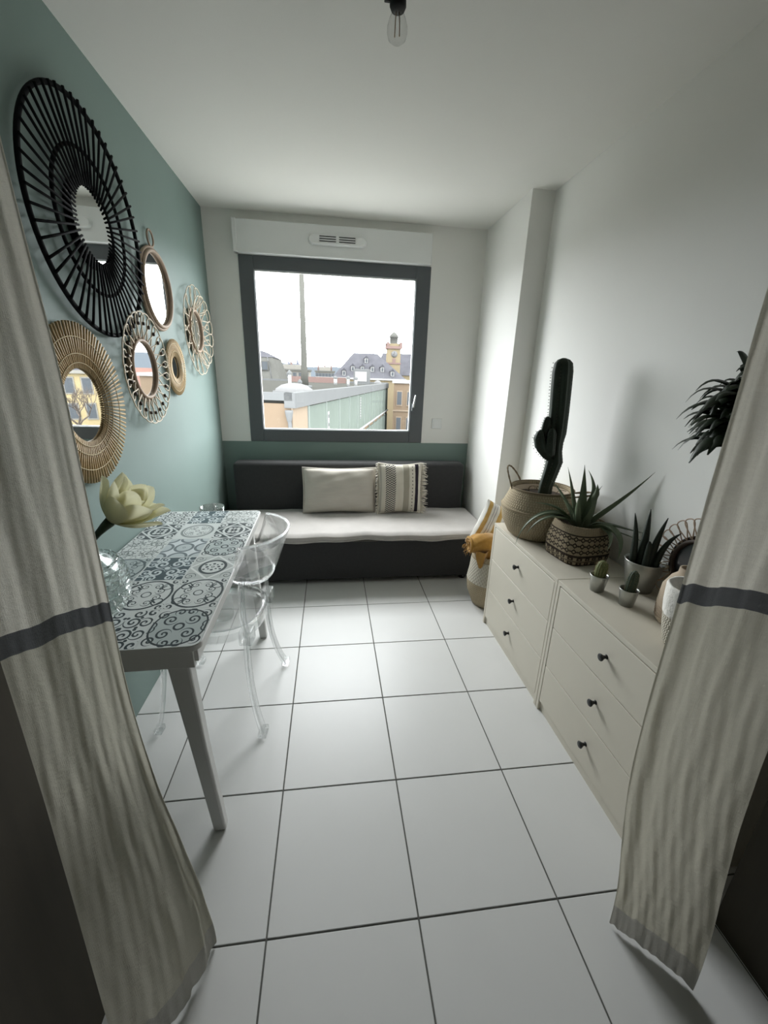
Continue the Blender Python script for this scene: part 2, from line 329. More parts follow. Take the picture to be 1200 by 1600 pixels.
# ------------------------------------------------------------------ mesh helpers
class MB:
    def __init__(s): s.v = []; s.f = []; s.uv = {}; s.sm = set()
    def box(s, x0, x1, y0, y1, z0, z1):
        n = len(s.v)
        s.v += [(x, y, z) for z in (z0, z1) for y in (y0, y1) for x in (x0, x1)]
        s.f += [tuple(n+i for i in q) for q in ((0, 2, 3, 1), (4, 5, 7, 6), (0, 1, 5, 4), (2, 6, 7, 3), (0, 4, 6, 2), (1, 3, 7, 5))]
        return s
    def prism(s, pts, z0, z1):
        """polygon (x, y) raised from z0 to z1"""
        n = len(s.v); k = len(pts)
        s.v += [(x, y, z0) for x, y in pts] + [(x, y, z1) for x, y in pts]
        s.f.append(tuple(n+i for i in range(k))[::-1]); s.f.append(tuple(n+k+i for i in range(k)))
        s.f += [(n+i, n+(i+1) % k, n+k+(i+1) % k, n+k+i) for i in range(k)]
        return s
    def quads(s, vs, fs):
        n = len(s.v); s.v += vs; s.f += [tuple(n+i for i in f) for f in fs]; return s
    def surf(s, fn, nu, nv, smooth=True):
        """open grid fn(a, b) with a UV map"""
        n = len(s.v)
        for j in range(nv+1):
            for i in range(nu+1): s.v.append(tuple(fn(i/nu, j/nv)))
        for j in range(nv):
            for i in range(nu):
                a = n+j*(nu+1)+i; q = (a, a+1, a+nu+2, a+nu+1)
                s.uv[len(s.f)] = [(i/nu, j/nv), ((i+1)/nu, j/nv), ((i+1)/nu, (j+1)/nv), (i/nu, (j+1)/nv)]
                if smooth: s.sm.add(len(s.f))
                s.f.append(q)
        return s
    def lathe(s, prof, n=32, c=(0, 0, 0), fold=None):
        """profile of (radius, z); fold(angle, t) may scale the radius"""
        L = [0]
        for a, b in zip(prof, prof[1:]): L.append(L[-1]+math.hypot(a[0]-b[0], a[1]-b[1]))
        m = len(s.v)
        for j, (r, z) in enumerate(prof):
            for i in range(n+1):
                a = 2*pi*i/n; k = r*(fold(a, L[j]/L[-1]) if fold else 1)
                s.v.append((c[0]+k*cos(a), c[1]+k*sin(a), c[2]+z))
        for j in range(len(prof)-1):
            for i in range(n):
                a = m+j*(n+1)+i; s.uv[len(s.f)] = [(i/n, L[j]/L[-1]), ((i+1)/n, L[j]/L[-1]), ((i+1)/n, L[j+1]/L[-1]), (i/n, L[j+1]/L[-1])]
                s.sm.add(len(s.f)); s.f.append((a, a+1, a+n+2, a+n+1))
        return s
    def tube(s, pts, rad, n=8, closed=False, caps=True, flat=1.0, up=None, star=None):
        """sweep along points; rad a number or list; flat squashes one axis; star(k) scales each side"""
        P = [Vector(p) for p in pts]; m = len(P); R = rad if isinstance(rad, (list, tuple)) else [rad]*m
        base = len(s.v); prev = Vector(up) if up else None
        for i in range(m):
            if closed: T = P[(i+1) % m]-P[i-1]
            else: T = P[min(i+1, m-1)]-P[max(i-1, 0)]
            T.normalize()
            if prev is None: prev = Vector((0, 0, 1)) if abs(T.z) < .9 else Vector((1, 0, 0))
            A = prev-T*prev.dot(T)
            if A.length < 1e-5: A = T.orthogonal()
            A.normalize(); B = T.cross(A); prev = A
            for k in range(n):
                a = 2*pi*k/n; q = R[i]*(star(k) if star else 1)
                s.v.append(tuple(P[i]+A*(q*cos(a)*flat)+B*(q*sin(a))))
        for i in range(m if closed else m-1):
            for k in range(n):
                a = base+i*n+k; b = base+i*n+(k+1) % n; c = base+((i+1) % m)*n+(k+1) % n; d = base+((i+1) % m)*n+k
                s.sm.add(len(s.f)); s.f.append((a, b, c, d))
        if caps and not closed:
            s.f.append(tuple(base+k for k in range(n))[::-1]); s.f.append(tuple(base+(m-1)*n+k for k in range(n)))
        return s
    def ring(s, R, r, c=(0, 0, 0), n=48, k=8, ax='x'):
        pts = []
        for i in range(n):
            a = 2*pi*i/n; p, q = R*cos(a), R*sin(a)
            pts.append({'x': (c[0], c[1]+p, c[2]+q), 'z': (c[0]+p, c[1]+q, c[2]), 'y': (c[0]+p, c[1], c[2]+q)}[ax])
        return s.tube(pts, r, k, closed=True)
    def mesh(s, name, mat, bevel=0, seg=2, smooth=False):
        me = bpy.data.meshes.new(name); me.from_pydata(s.v, [], s.f)
        if s.uv:
            ul = me.uv_layers.new(name='UVMap')
            for p in me.polygons:
                q = s.uv.get(p.index)
                if q:
                    for li, c in zip(p.loop_indices, q): ul.data[li].uv = c
        for p in me.polygons: p.use_smooth = smooth or p.index in s.sm
        if bevel:
            bm = bmesh.new(); bm.from_mesh(me)
            bmesh.ops.bevel(bm, geom=bm.edges[:], offset=bevel, segments=seg, profile=.5, affect='EDGES', clamp_overlap=True)
            bm.to_mesh(me); bm.free()
            if smooth:
                for p in me.polygons: p.use_smooth = True
        me.materials.append(MATS[mat]); me.update(); return me
    def build(s, name, mat, parent=None, bevel=0, seg=2, smooth=False, label=None):
        return link(name, s.mesh(name, mat, bevel, seg, smooth), parent, label)
def link(name, me, parent=None, label=None):
    o = bpy.data.objects.new(name, me); COL.objects.link(o)
    if parent is not None: o.parent = parent
    if label: o['label'] = label
    return o
def tag(o, label, cat, group=None, kind=None):
    o['label'] = label; o['category'] = cat
    if group: o['group'] = group
    if kind: o['kind'] = kind
    return o
def thing(name, label, cat, loc=(0, 0, 0), rz=0, group=None, kind=None):
    o = bpy.data.objects.new(name, None); COL.objects.link(o); o.empty_display_size = .05
    o.location = loc; o.rotation_euler = (0, 0, rz); return tag(o, label, cat, group, kind)
def struct(o, label, cat): return tag(o, label, cat, kind='structure')
def bez(a, b, c, n=12, d=None):
    a, b, c = Vector(a), Vector(b), Vector(c); out = []
    for i in range(n+1):
        t = i/n
        if d is None: out.append(a*(1-t)**2+b*(2*t*(1-t))+c*t*t)
        else: out.append(a*(1-t)**3+b*(3*t*(1-t)**2)+c*(3*t*t*(1-t))+Vector(d)*t**3)
    return out
def leaf(mb, pts, width, normal, cup=.25, thick=.0, nu=6, prof=None):
    """a blade along pts: width(t), curled across by cup; thick > 0 closes it into a fleshy leaf"""
    P = [Vector(p) for p in pts]; m = len(P); N = Vector(normal)
    fr = []
    for i in range(m):
        T = (P[min(i+1, m-1)]-P[max(i-1, 0)]).normalized(); S = T.cross(N)
        if S.length < 1e-4: S = T.orthogonal()
        S.normalize(); fr.append((P[i], S, S.cross(T).normalized()))
    def top(a, b):
        j = b*(m-1); i = min(int(j+1e-6), m-1); p, S, U = fr[i]; k = (a*2-1); wd = width(i/(m-1))
        return p+S*(k*wd)+U*(wd*cup*k*k)
    mb.surf(top, nu, m-1)
    if thick:
        def bot(a, b):
            j = b*(m-1); i = min(int(j+1e-6), m-1); p, S, U = fr[i]; k = -(a*2-1); wd = width(i/(m-1))
            return p+S*(k*wd)+U*(wd*cup*k*k-thick*wd*(1-k*k))
        mb.surf(bot, nu, m-1)
    return mb

# ------------------------------------------------------------------ the room
T = .4004; GX, GY = -.1790, .2728
fl = MB().box(XL, XR, YH, YB, -.03, -.0025).build('floor', 'grout')
struct(fl, 'pale square floor tiles with dark grout lines', 'floor')
cache = {}
for i in range(-4, 6):
    for j in range(-6, 10):
        x0, x1 = max(GX+i*T+.0022, XL), min(GX+(i+1)*T-.0022, XR); y0, y1 = max(GY+j*T+.0022, YH), min(GY+(j+1)*T-.0022, YB)
        if x1-x0 < .01 or y1-y0 < .01: continue
        key = (round(x1-x0, 4), round(y1-y0, 4))
        if key not in cache: cache[key] = MB().box(-key[0]/2, key[0]/2, -key[1]/2, key[1]/2, -.012, 0).mesh('tile', 'tile_porcelain', .0012, 1)
        o = link('tile', cache[key], fl); o.location = ((x0+x1)/2, (y0+y1)/2, rnd.uniform(-.0004, 0))
struct(MB().box(XL-.2, XR+.2, YH-.1, YB+.07, ZC, ZC+.12).build('ceiling', 'ceiling_paint'), 'plain white painted ceiling', 'ceiling')
struct(MB().box(XL-.2, XL, .62, YB+.07, -.03, ZC).build('wall_left', 'teal_paint'), 'teal painted wall hung with round mirrors', 'wall')
wr = MB().box(XR, XR+.2, .58, YB+.07, -.03, ZC).build('wall_right', 'white_paint'); struct(wr, 'white wall behind the chests of drawers', 'wall')
MB().box(XP, XR, YP, YB, 0, ZC).build('pillar', 'white_paint', wr)
# back wall with the window opening; frame outline
FX0, FX1, FZ0, FZ1 = -.610, .727, .889, 2.145
GX0, GX1, GZ0, GZ1 = -.511, .621, .980, 2.058
wb = MB().box(XL, FX0, YB, YB+.07, .887, ZC).box(FX1, XR, YB, YB+.07, .887, ZC).box(FX0, FX1, YB, YB+.07, FZ1, ZC).build('wall_back', 'white_paint')
struct(wb, 'white window wall with a teal painted band below', 'wall')
MB().box(XL, XR, YB, YB+.07, -.03, .887).build('painted_band', 'teal_paint', wb, label='teal band below the window')
win = thing('window_1', 'large square window in a charcoal frame', 'window', (0, YB, 0), kind='structure')
def fb(x0, x1, z0, z1, n, y0=-.006, y1=.055, m='anthracite', bv=.004): return MB().box(x0, x1, y0, y1, z0, z1).build(n, m, win, bv)
fb(FX0, GX0, FZ0, FZ1, 'frame_post'); fb(GX1, FX1, FZ0, FZ1, 'frame_post'); fb(GX0, GX1, GZ1, FZ1, 'frame_rail'); fb(GX0, GX1, FZ0, GZ0, 'frame_rail')
bd = .006
for a in ((GX0, GX0+bd, GZ0, GZ1), (GX1-bd, GX1, GZ0, GZ1), (GX0+bd, GX1-bd, GZ1-bd, GZ1), (GX0+bd, GX1-bd, GZ0, GZ0+bd)): fb(*a, 'bead_reflex', .004, .022, 'bead_reflex', .001)
MB().box(GX0, GX1, .024, .028, GZ0, GZ1).build('pane', 'window_glass', win)
MB().box(FX0-.02, FX1+.02, .07, .16, FZ0-.03, FZ0+.01).build('outer_sill', 'fascia_metal', win)
hd = MB().box(.632, .652, -.03, -.006, 1.14, 1.20).build('handle_plate', 'anthracite', win, .003)
MB().tube([(.642, -.03, 1.17), (.642, -.05, 1.172), (.640, -.055, 1.19), (.652, -.055, 1.262)], [.007, .008, .008, .006], 8).build('handle', 'steel', win)
sb = thing('shutter_box', 'white roller shutter box above the window', 'shutter box', (0, YB, 0), kind='structure')
MB().box(-.622, .716, -.055, 0, 2.146, 2.338).build('casing', 'white_plastic', sb, .006)
MB().box(-.628, -.60, -.058, 0, 2.146, 2.340).build('end_cap', 'white_plastic', sb, .004)
vt = MB(); cap = [(.058+ (.165+.032*cos(a) if abs(a) < pi/2 else -.165+.032*cos(a)), .032*sin(a)) for a in [(-pi+.0001+2*pi*i/28) for i in range(28)]]
vt.quads([(x, -.056, 2.246+z) for x, z in cap]+[(.058+(x-.058)*.95, -.078, 2.246+z*.78) for x, z in cap],
         [tuple(range(27, -1, -1))[::-1]]+[tuple(range(28, 56))[::-1]]+[(i, 28+i, 28+(i+1) % 28, (i+1) % 28) for i in range(28)])
vo_ = vt.build('air_vent', 'white_plastic', sb)
for k, zz in enumerate((2.264, 2.250, 2.236)):
    for s_ in (-1, 1): MB().box(.058+s_*.065-.055, .058+s_*.065+.055, -.080, -.0775, zz-.0025, zz+.0025).build('slot', 'slot_black', vo_)
sk = thing('wall_socket', 'small white socket plate on the wall right of the window', 'socket', (.845, YB, 1.045))
MB().box(-.04, .04, -.009, 0, -.04, .04).build('plate', 'white_plastic', sk, .004); MB().box(-.026, .026, -.012, -.009, -.026, .026).build('insert', 'white_plastic', sk, .002)
# the dark hall the camera stands in
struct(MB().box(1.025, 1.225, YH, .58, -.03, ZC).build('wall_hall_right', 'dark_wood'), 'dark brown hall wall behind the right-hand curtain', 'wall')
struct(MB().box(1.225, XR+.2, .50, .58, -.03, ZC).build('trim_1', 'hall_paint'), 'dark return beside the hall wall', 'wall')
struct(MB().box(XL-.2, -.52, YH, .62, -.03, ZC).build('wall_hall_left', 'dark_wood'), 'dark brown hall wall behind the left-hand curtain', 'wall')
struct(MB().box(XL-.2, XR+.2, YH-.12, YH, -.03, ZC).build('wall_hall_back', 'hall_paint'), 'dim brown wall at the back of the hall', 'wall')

# ------------------------------------------------------------------ daybed and cushions
bed = thing('daybed', 'charcoal daybed with a pale grey velvet seat under the window', 'daybed', (.15, 2.56, 0))
MB().box(-.96, .955, 0, .66, .035, .325).build('base', 'bed_fabric', bed, .012, 3)
MB().box(-.88, .91, .525, .67, .33, .752).build('backrest', 'bed_fabric', bed, .035, 5, True)
for fx in (-.86, .80):
    for fy in (.05, .6): MB().lathe([(0, 0), (.022, 0), (.026, .04), (0, .04)], 14, (fx, fy, 0)).build('foot', 'slot_black', bed)
def seat_surf():
    mb = MB(); X0, X1, Y0, Y1 = -.965, .96, -.028, .52
    nx, ny = 96, 28
    def top(a, b):
        x = X0+(X1-X0)*a; y = Y0+(Y1-Y0)*b
        e = min(min(a*(X1-X0), (1-a)*(X1-X0)), b*(Y1-Y0), .03); h = .384-.018*(1-e/.03)**2
        h += .0022*sin(9*x+3*sin(4*y))*cos(7*y+x*3) + .0015*sin(23*x+11*y)
        ed = max(0, 1-b*6); y += ed*.008*sin(7*x+1.2)+ed*.005*sin(19*x)
        return (x, y, h)
    mb.surf(top, nx, ny)
    def front(a, b):
        x, y, h = top(a, 0); zb = .334+.004*sin(8*x+.5)+.003*sin(21*x)
        return (x, y-.004*sin(pi*b), zb+(h-zb)*b)
    mb.surf(front, nx, 4)
    def side(s):
        def f(a, b):
            x, y, h = top(s, a); return (x, y, .322+(h-.322)*b)
        return f
    mb.surf(side(0), ny, 2); mb.surf(side(1), ny, 2)
    mb.surf(lambda a, b: (X0+(X1-X0)*a, Y0+.01+(Y1-Y0-.01)*b, .323), 4, 2)
    return mb
seat_surf().build('seat_cover', 'velvet', bed)
MB().tube([(-.965+1.925*i/80, -.030+.008*sin(7*(-.965+1.925*i/80)+1.2)+.005*sin(19*(-.965+1.925*i/80)), .336+.004*sin(8*(-.965+1.925*i/80)+.5)+.003*sin(21*(-.965+1.925*i/80))) for i in range(81)], .006, 6).build('piping', 'velvet', bed)

def pillow(parent, W, H, D, mat, n=26, seam=.012, wr=.004, ph=0.):
    """square-cornered stuffed cushion standing in the x-z plane, base at z = 0"""
    def shell(sg):
        def f(a, b):
            u = a*2-1; v = b*2-1
            pin = .05*(1-abs(v)**2.0)*abs(u)**3; pv = .06*(1-abs(u)**2.0)*abs(v)**3
            x = u*(W/2)*(1-pin); z = H/2+v*(H/2)*(1-pv)
            t = max(0, (1-u*u)*(1-v*v))**.42
            y = sg*(D/2*t+wr*sin(9*u+5*v+ph)*t*.8+wr*.6*sin(17*v-6*u+ph)*t)
            return (x, y, z)
        return f
    mb = MB().surf(shell(-1), n, n); mb.surf(lambda a, b: shell(1)(1-a, b), n, n)
    return mb.build('cover', mat, parent)
c1 = thing('lumbar_cushion', 'plain beige linen cushion leaning on the daybed backrest', 'cushion', (.062, 2.975, .388)); c1.rotation_euler = (-.16, 0, 0)
pillow(c1, .555, .345, .13, 'linen_cushion', ph=.4)
pp = [(-.276, .002), (.276, .002), (.276, .345), (-.276, .345)]
pc = []
for (xa, za), (xb, zb) in zip(pp, pp[1:]+pp[:1]):
    for i in range(10):
        t = i/10; x = xa+(xb-xa)*t; z = za+(zb-za)*t; k = sin(pi*t)*.013
        pc.append((x*(1-(k*2.2 if xa == xb else 0)), 0, z+(k if (za == zb and za < .1) else -k if za == zb else 0)))
MB().tube(pc, .005, 6, closed=True).build('piping', 'linen_cushion', c1)
c2 = thing('striped_cushion', 'cream cushion with dark woven stripes and fringed end', 'cushion', (.520, 2.955, .388)); c2.rotation_euler = (-.13, .01, .06)
pillow(c2, .35, .385, .12, 'boho_stripes', ph=2.)
for sx_, nm in ((1, 'fringe'), (-1, 'fringe')):
    mb = MB()
    for i in range(70):
        z = .385*i/69; L = .045*rnd.uniform(.6, 1.25) if sx_ > 0 else .02*rnd.uniform(.6, 1.2); dz = rnd.uniform(-.02, .006)
        x0 = sx_*.168
        mb.tube([(x0, rnd.uniform(-.006, .006), z), (x0+sx_*L*.6, rnd.uniform(-.014, .004), z+dz*.4), (x0+sx_*L, rnd.uniform(-.02, .006), z+dz)], [.0034, .003, .0014], 5)
    mb.build(nm, 'fringe_yarn', c2)['kind'] = 'stuff'
for zc_, L in ((.385, 1), (0, -1)):
    MB().tube([(-.17+.34*i/20, 0, zc_-L*.016*sin(pi*i/20)) for i in range(21)], .005, 6).build('seam', 'fringe_yarn', c2)

# ------------------------------------------------------------------ tall clear vase behind the table
gv = thing('glass_floor_vase', 'clear glass vessel peeking over the far table end', 'vase', (-.645, 2.20, 0))
MB().lathe([(0, 0), (.055, 0), (.06, .02), (.058, .60), (.064, .69), (.060, .69), (.054, .60), (.055, .03), (0, .025)], 32).build('body', 'vase_glass', gv)
MB().lathe([(0, .70), (.006, .70), (.008, .707), (.005, .714), (0, .716)], 10, (.03, -.02, -.004)).build('bead', 'vase_glass', gv)
MB().tube([(.03, -.02, .02), (.034, -.02, .4), (.03, -.02, .70)], .002, 6).build('rod', 'vase_glass', gv)

# ------------------------------------------------------------------ table
TB = .72
tab = thing('console_table', 'narrow white table topped with patterned tile stickers', 'table', (-.580, 1.475, 0), .0175)
TW, TL = .232, .556
def rr_poly(w, l, r, n=6):
    out = []
    for cx, cy, a0 in ((w-r, l-r, 0), (-w+r, l-r, pi/2), (-w+r, -l+r, pi), (w-r, -l+r, 1.5*pi)):
        out += [(cx+r*cos(a0+i*pi/2/n), cy+r*sin(a0+i*pi/2/n)) for i in range(n+1)]
    return out
top = MB().prism(rr_poly(TW, TL, .03), TB-.018, TB-.0006).build('tabletop', 'table_white', tab, .002, 1)
LAY = [['vine', 'vine', 'floral'], ['diamond', 'pale_medal', 'diamond'], ['floral', 'circles', 'vine_ring'], ['circle_grey', 'dark_floral', 'medallion'],
       ['circle', 'circle', 'circle'], ['vine', 'vine', 'vine_ring']]
LAY[0][1] = 'dark_floral'
cw, ch = (2*TW-.004)/3, (2*TL-.004)/6
stm = {}
def sticker_mesh(kind, corner):
    pts = [(-cw/2, -ch/2), (cw/2, -ch/2), (cw/2, ch/2), (-cw/2, ch/2)]
    if corner:
        sx_, sy_ = corner; out = []; r = .026
        for (px, py) in pts:
            if px*sx_ > 0 and py*sy_ > 0:
                cx, cy = px-sx_*r, py-sy_*r; a0 = math.atan2(0, sx_); a1 = math.atan2(sy_, 0)
                ang = [a0+(a1-a0)*i/6 for i in range(7)] if abs(a1-a0) <= pi/2+.01 else [a0+((a1-a0) - math.copysign(2*pi, a1-a0))*i/6 for i in range(7)]
                arc = [(cx+r*cos(a), cy+r*sin(a)) for a in ang]
                if math.hypot(arc[0][0]-out[-1][0], arc[0][1]-out[-1][1]) > math.hypot(arc[-1][0]-out[-1][0], arc[-1][1]-out[-1][1]) if out else sx_*sy_ < 0: arc = arc[::-1]
                out += arc
            else: out.append((px, py))
        pts = out
    mb = MB(); k = len(pts); mb.v = [(x, y, .0009) for x, y in pts]+[(x, y, 0) for x, y in pts]; mb.f = [tuple(range(k))]
    mb.uv[0] = [(x/cw+.5, y/ch+.5) for x, y in pts]
    mb.f += [(i, k+i, k+(i+1) % k, (i+1) % k) for i in range(k)]
    for i in range(k): mb.uv[1+i] = [(.01, .01)]*4
    return mb.mesh('sticker', 'sticker_'+kind)
for r in range(6):
    for c in range(3):
        cor = {(0, 0): (-1, 1), (0, 2): (1, 1), (5, 0): (-1, -1), (5, 2): (1, -1)}.get((r, c)); key = (LAY[r][c], cor)
        if key not in stm: stm[key] = sticker_mesh(*key)
        o = link('sticker', stm[key], top); o.location = (-TW+.002+cw*(c+.5), TL-.002-ch*(r+.5), TB-.0005)
ay = TL-.022; ax_ = TW-.022
for s_ in (-1, 1):
    MB().box(-ax_, ax_, s_*ay-.009, s_*ay+.009, TB-.075, TB-.018).build('apron', 'table_white', tab, .002)
    MB().box(s_*ax_-.009, s_*ax_+.009, -ay, ay, TB-.062, TB-.018).build('apron', 'table_white', tab, .002)
def leg(sx_, sy_):
    mb = MB(); tx, ty = sx_*(TW-.072), sy_*(TL-.045); bx, by = sx_*(TW-.024), sy_*(TL-.052); h = TB-.02
    n = []
    for (cx, cy, z, a, b) in ((bx, by, 0, .019, .017), (tx+(bx-tx)*.5, ty, h*.5, .022, .02), (tx, ty, h, .03, .022)):
        n.append([(cx+i*a, cy+j*b, z) for i, j in ((-1, -1), (1, -1), (1, 1), (-1, 1))])
    vs = sum(n, []); fs = [(3, 2, 1, 0), (8, 9, 10, 11)]
    for k in (0, 4): fs += [(k+i, k+(i+1) % 4, k+4+(i+1) % 4, k+4+i) for i in range(4)]
    return mb.quads(vs, fs)
for sx_ in (-1, 1):
    for sy_ in (-1, 1):
        lg = leg(sx_, sy_).build('leg', 'table_white', tab, .006, 2)
        if (sx_, sy_) == (1, 1):
            for zz in (.52, .40): MB().lathe([(0, 0), (.007, 0), (.007, .003), (0, .003)], 12).build('screw', 'slot_black', lg).matrix_local = Matrix.Translation((sx_*(TW-.05)+.0235, sy_*(TL-.05), zz)) @ Matrix.Rotation(pi/2, 4, 'Y')

# ------------------------------------------------------------------ clear chair
ch_ = thing('clear_chair', 'transparent acrylic chair tucked under the table', 'chair', (-.4715, 1.5595, 0), -.108)
def seat_poly(k=1.0, n=40):
    out = []
    for i in range(n):
        a = 2*pi*i/n; r = (abs(cos(a))**2.6+abs(sin(a))**2.6)**(-1/2.6); out.append((-.01+.195*k*r*cos(a), .19*k*r*sin(a)))
    return out
mb = MB(); n = 40
lay = [(seat_poly(.90), .452), (seat_poly(1.0), .455), (seat_poly(1.02), .447), (seat_poly(1.02), .405), (seat_poly(.985), .405), (seat_poly(.98), .436), (seat_poly(.90), .438)]
mb.v = [(x, y, z) for P_, z in lay for x, y in P_]
for j in range(len(lay)-1): mb.f += [(j*n+i, j*n+(i+1) % n, (j+1)*n+(i+1) % n, (j+1)*n+i) for i in range(n)]
mb.f += [tuple(range(n))[::-1], tuple(range((len(lay)-1)*n, len(lay)*n))]
mb.build('seat', 'acrylic', ch_, smooth=False)
MB().tube([(x, y, .456) for x, y in seat_poly(.97)], .004, 6, closed=True).build('seat_rim', 'acrylic', ch_)
def back_band():
    mb = MB(); m = 30; rows = [(.615, 0), (.66, .012), (.74, .03), (.805, .045)]
    def pt(k, row, off):
        a = (k/m*2-1)*1.32; z, lean = row
        R = .168+lean*.6
        zz = z if z > .7 else z+ .055*(abs(k/m*2-1)**2.5)*(1 if z < .64 else .5)
        return (.085+lean+(R-off)*cos(a)*.95-.01, (R+.012-off)*sin(a), zz)
    a = len(mb.v)
    for off in (0, .011):
        for row in rows:
            for k in range(m+1): mb.v.append(pt(k, row, off))
    w_ = m+1; L = len(rows)
    for j in range(L-1):
        for k in range(m):
            q = j*w_+k; mb.sm.add(len(mb.f)); mb.f.append((q, q+1, q+w_+1, q+w_))
            q += L*w_; mb.sm.add(len(mb.f)); mb.f.append((q, q+w_, q+w_+1, q+1))
    for k in range(m):
        q = (L-1)*w_+k; mb.f.append((q, q+1, q+1+L*w_, q+L*w_)); mb.f.append((k, k+L*w_, k+1+L*w_, k+1))
    for j in range(L-1):
        q = j*w_; mb.f.append((q, q+w_, q+w_+L*w_, q+L*w_)); q += m; mb.f.append((q, q+L*w_, q+w_+L*w_, q+w_))
    return mb, [pt(k, rows[-1], .005) for k in range(m+1)], [pt(k, rows[0], .005) for k in range(m+1)]
bb, rim, low = back_band()
bk = bb.build('backrest', 'acrylic', ch_)
MB().tube(rim, .0055, 8).build('top_rim', 'acrylic', bk); MB().tube(low, .0045, 8).build('bottom_rim', 'acrylic', bk)
for s_ in (-1, 1):
    for d in (-.014, .014):      # each rear support is a pair of slim bars
        MB().tube(bez((.155+abs(d)*.4, s_*(.155)+d, .425), (.145, s_*.165+d, .52), (.165, s_*.178+d, .66)), [.008]*13, 8).build('back_stile', 'acrylic', ch_)
    MB().box(.135, .185, s_*.155-.03, s_*.155+.03, .395, .455).build('joint', 'acrylic', ch_, .006)
    lgp = bez((.158, s_*.155, .42), (.150, s_*.16, .24), (.175, s_*.185, .10), 14, (.212, s_*.212, .012))
    def bar(off, mat='acrylic'): return MB().tube([(p.x, p.y+off, p.z) for p in lgp], .008, 8)
    L_ = bar(-.017).build('leg', 'acrylic', ch_); bar(.017).build('leg_bar', 'acrylic', L_)
    MB().tube(lgp, .016, 8, flat=.22, up=(1, 0, 0)).build('leg_web', 'acrylic', L_)
    MB().box(.196, .228, s_*.212-.027, s_*.212+.027, 0, .022).build('foot', 'acrylic', L_, .003)
    lgp = bez((-.165, s_*.15, .42), (-.175, s_*.16, .25), (-.185, s_*.19, .10), 12, (-.205, s_*.207, .012))
    L_ = MB().tube(lgp, [.018-.006*i/12 for i in range(13)], 8, flat=.6).build('leg', 'acrylic', ch_)
    MB().box(-.222, -.190, s_*.207-.02, s_*.207+.02, 0, .022).build('foot', 'acrylic', L_, .003)

# ------------------------------------------------------------------ lotus in a glass globe vase
vs_ = thing('globe_vase', 'round cut-glass vase half hidden by the left curtain', 'vase', (-.675, 1.06, TB))
prof = [(0, .004), (.05, .002)]+[(.115*sin(a), .105-.103*cos(a)) for a in [.5+2.1*i/16 for i in range(17)]]+[(.052, .205), (.048, .205)]
prof += [(.109*sin(a), .105-.097*cos(a)) for a in [2.6-2.1*i/16 for i in range(17)]]+[(0, .010)]
MB().lathe(prof, 40).build('bowl', 'vase_glass', vs_)
for k in range(7):
    a0 = .9+k*.22; z = .105-.104*cos(a0); r = .117*sin(a0)
    for i in range(22):
        a = 2*pi*(i+.5*(k % 2))/22
        key = ('facet', k)
        if key not in cache: cache[key] = MB().box(-.003, .003, -r*.115, r*.115, -.010, .010).mesh('facet', 'vase_glass', .002, 1)
        o = link('facet', cache[key], vs_); o.location = (r*cos(a), r*sin(a), z); o.rotation_euler = (0, a0-pi/2, a)
lot = thing('lotus_flower', 'pale yellow artificial lotus flower on a dark stem', 'flower', (-.675, 1.06, TB+.012))
hb = Vector((.092, .04, .268))       # head base
MB().tube(bez((0, 0, 0), (-.02, .0, .10), (.01, .02, .20), 14, tuple(hb)), [.005]*10+[.006, .007, .009, .012, .015], 10).build('stem', 'stem_green', lot)
axis = Vector((.74, .05, .67)).normalized(); e1 = axis.cross(Vector((0, 1, 0))).normalized(); e2 = axis.cross(e1)
for cnt, opn, L, wd, off in ((5, .98, .118, .033, .25), (5, .70, .128, .033, .85), (4, .42, .124, .030, .1), (3, .18, .105, .024, .6)):
    for i in range(cnt):
        a = 2*pi*i/cnt+off+rnd.uniform(-.12, .12); out = (e1*cos(a)+e2*sin(a)); op = opn+rnd.uniform(-.08, .08); ln = L*rnd.uniform(.92, 1.06)
        d0 = axis*cos(op)+out*sin(op); d1 = axis*cos(op*.45)+out*sin(op*.45)
        p0 = hb+out*.008; p1 = p0+d0*ln*.45+out*ln*.14; p2 = p0+d0*ln*.5+d1*ln*.40
        tip = p2+d1*ln*.16+out*ln*.07
        mb = MB(); leaf(mb, bez(p0, p1, p2, 12, tip), lambda t, w=wd: max(.0008, w*(sin(pi*min(1, t*.8+.12))**.7 if t < .72 else sin(pi*.696)**.7*((1-t)/.28)**.75)), -(out*.8-axis*.2), .36, 0, 8)
        mb.build('petal', 'lotus_petal', lot)

# ------------------------------------------------------------------ mirrors on the teal wall (local +x points into the room)
def disc(name, R, x, mat, parent, th=.004, n=56):
    return MB().quads([(x, R*cos(2*pi*i/n), R*sin(2*pi*i/n)) for i in range(n)]+[(x-th, R*cos(2*pi*i/n), R*sin(2*pi*i/n)) for i in range(n)],
        [tuple(range(n)), tuple(range(2*n-1, n-1, -1))]+[(i, n+i, n+(i+1) % n, (i+1) % n) for i in range(n)]).build(name, mat, parent)
def spin(me, name, parent, n, ph=0, jit=0, lab=None):
    out = []
    for i in range(n):
        o = link(name, me, parent); o.rotation_euler = (2*pi*i/n+ph+rnd.uniform(-jit, jit), 0, 0); out.append(o)
    return out
m1 = thing('sunburst_mirror', 'large black rattan sunburst mirror, the biggest on the wall', 'mirror', (XL, 1.752, 1.848), group='round wall mirrors')
disc('glass', .124, .020, 'mirror_silver', m1); disc('backing', .135, .014, 'rattan_black', m1, .012)
MB().ring(.345, .0075, (.020, 0, 0), 96).build('outer_ring', 'rattan_black', m1); MB().ring(.213, .006, (.020, 0, 0), 72).build('middle_ring', 'rattan_black', m1)
MB().ring(.130, .005, (.020, 0, 0), 56).build('inner_ring', 'rattan_black', m1)
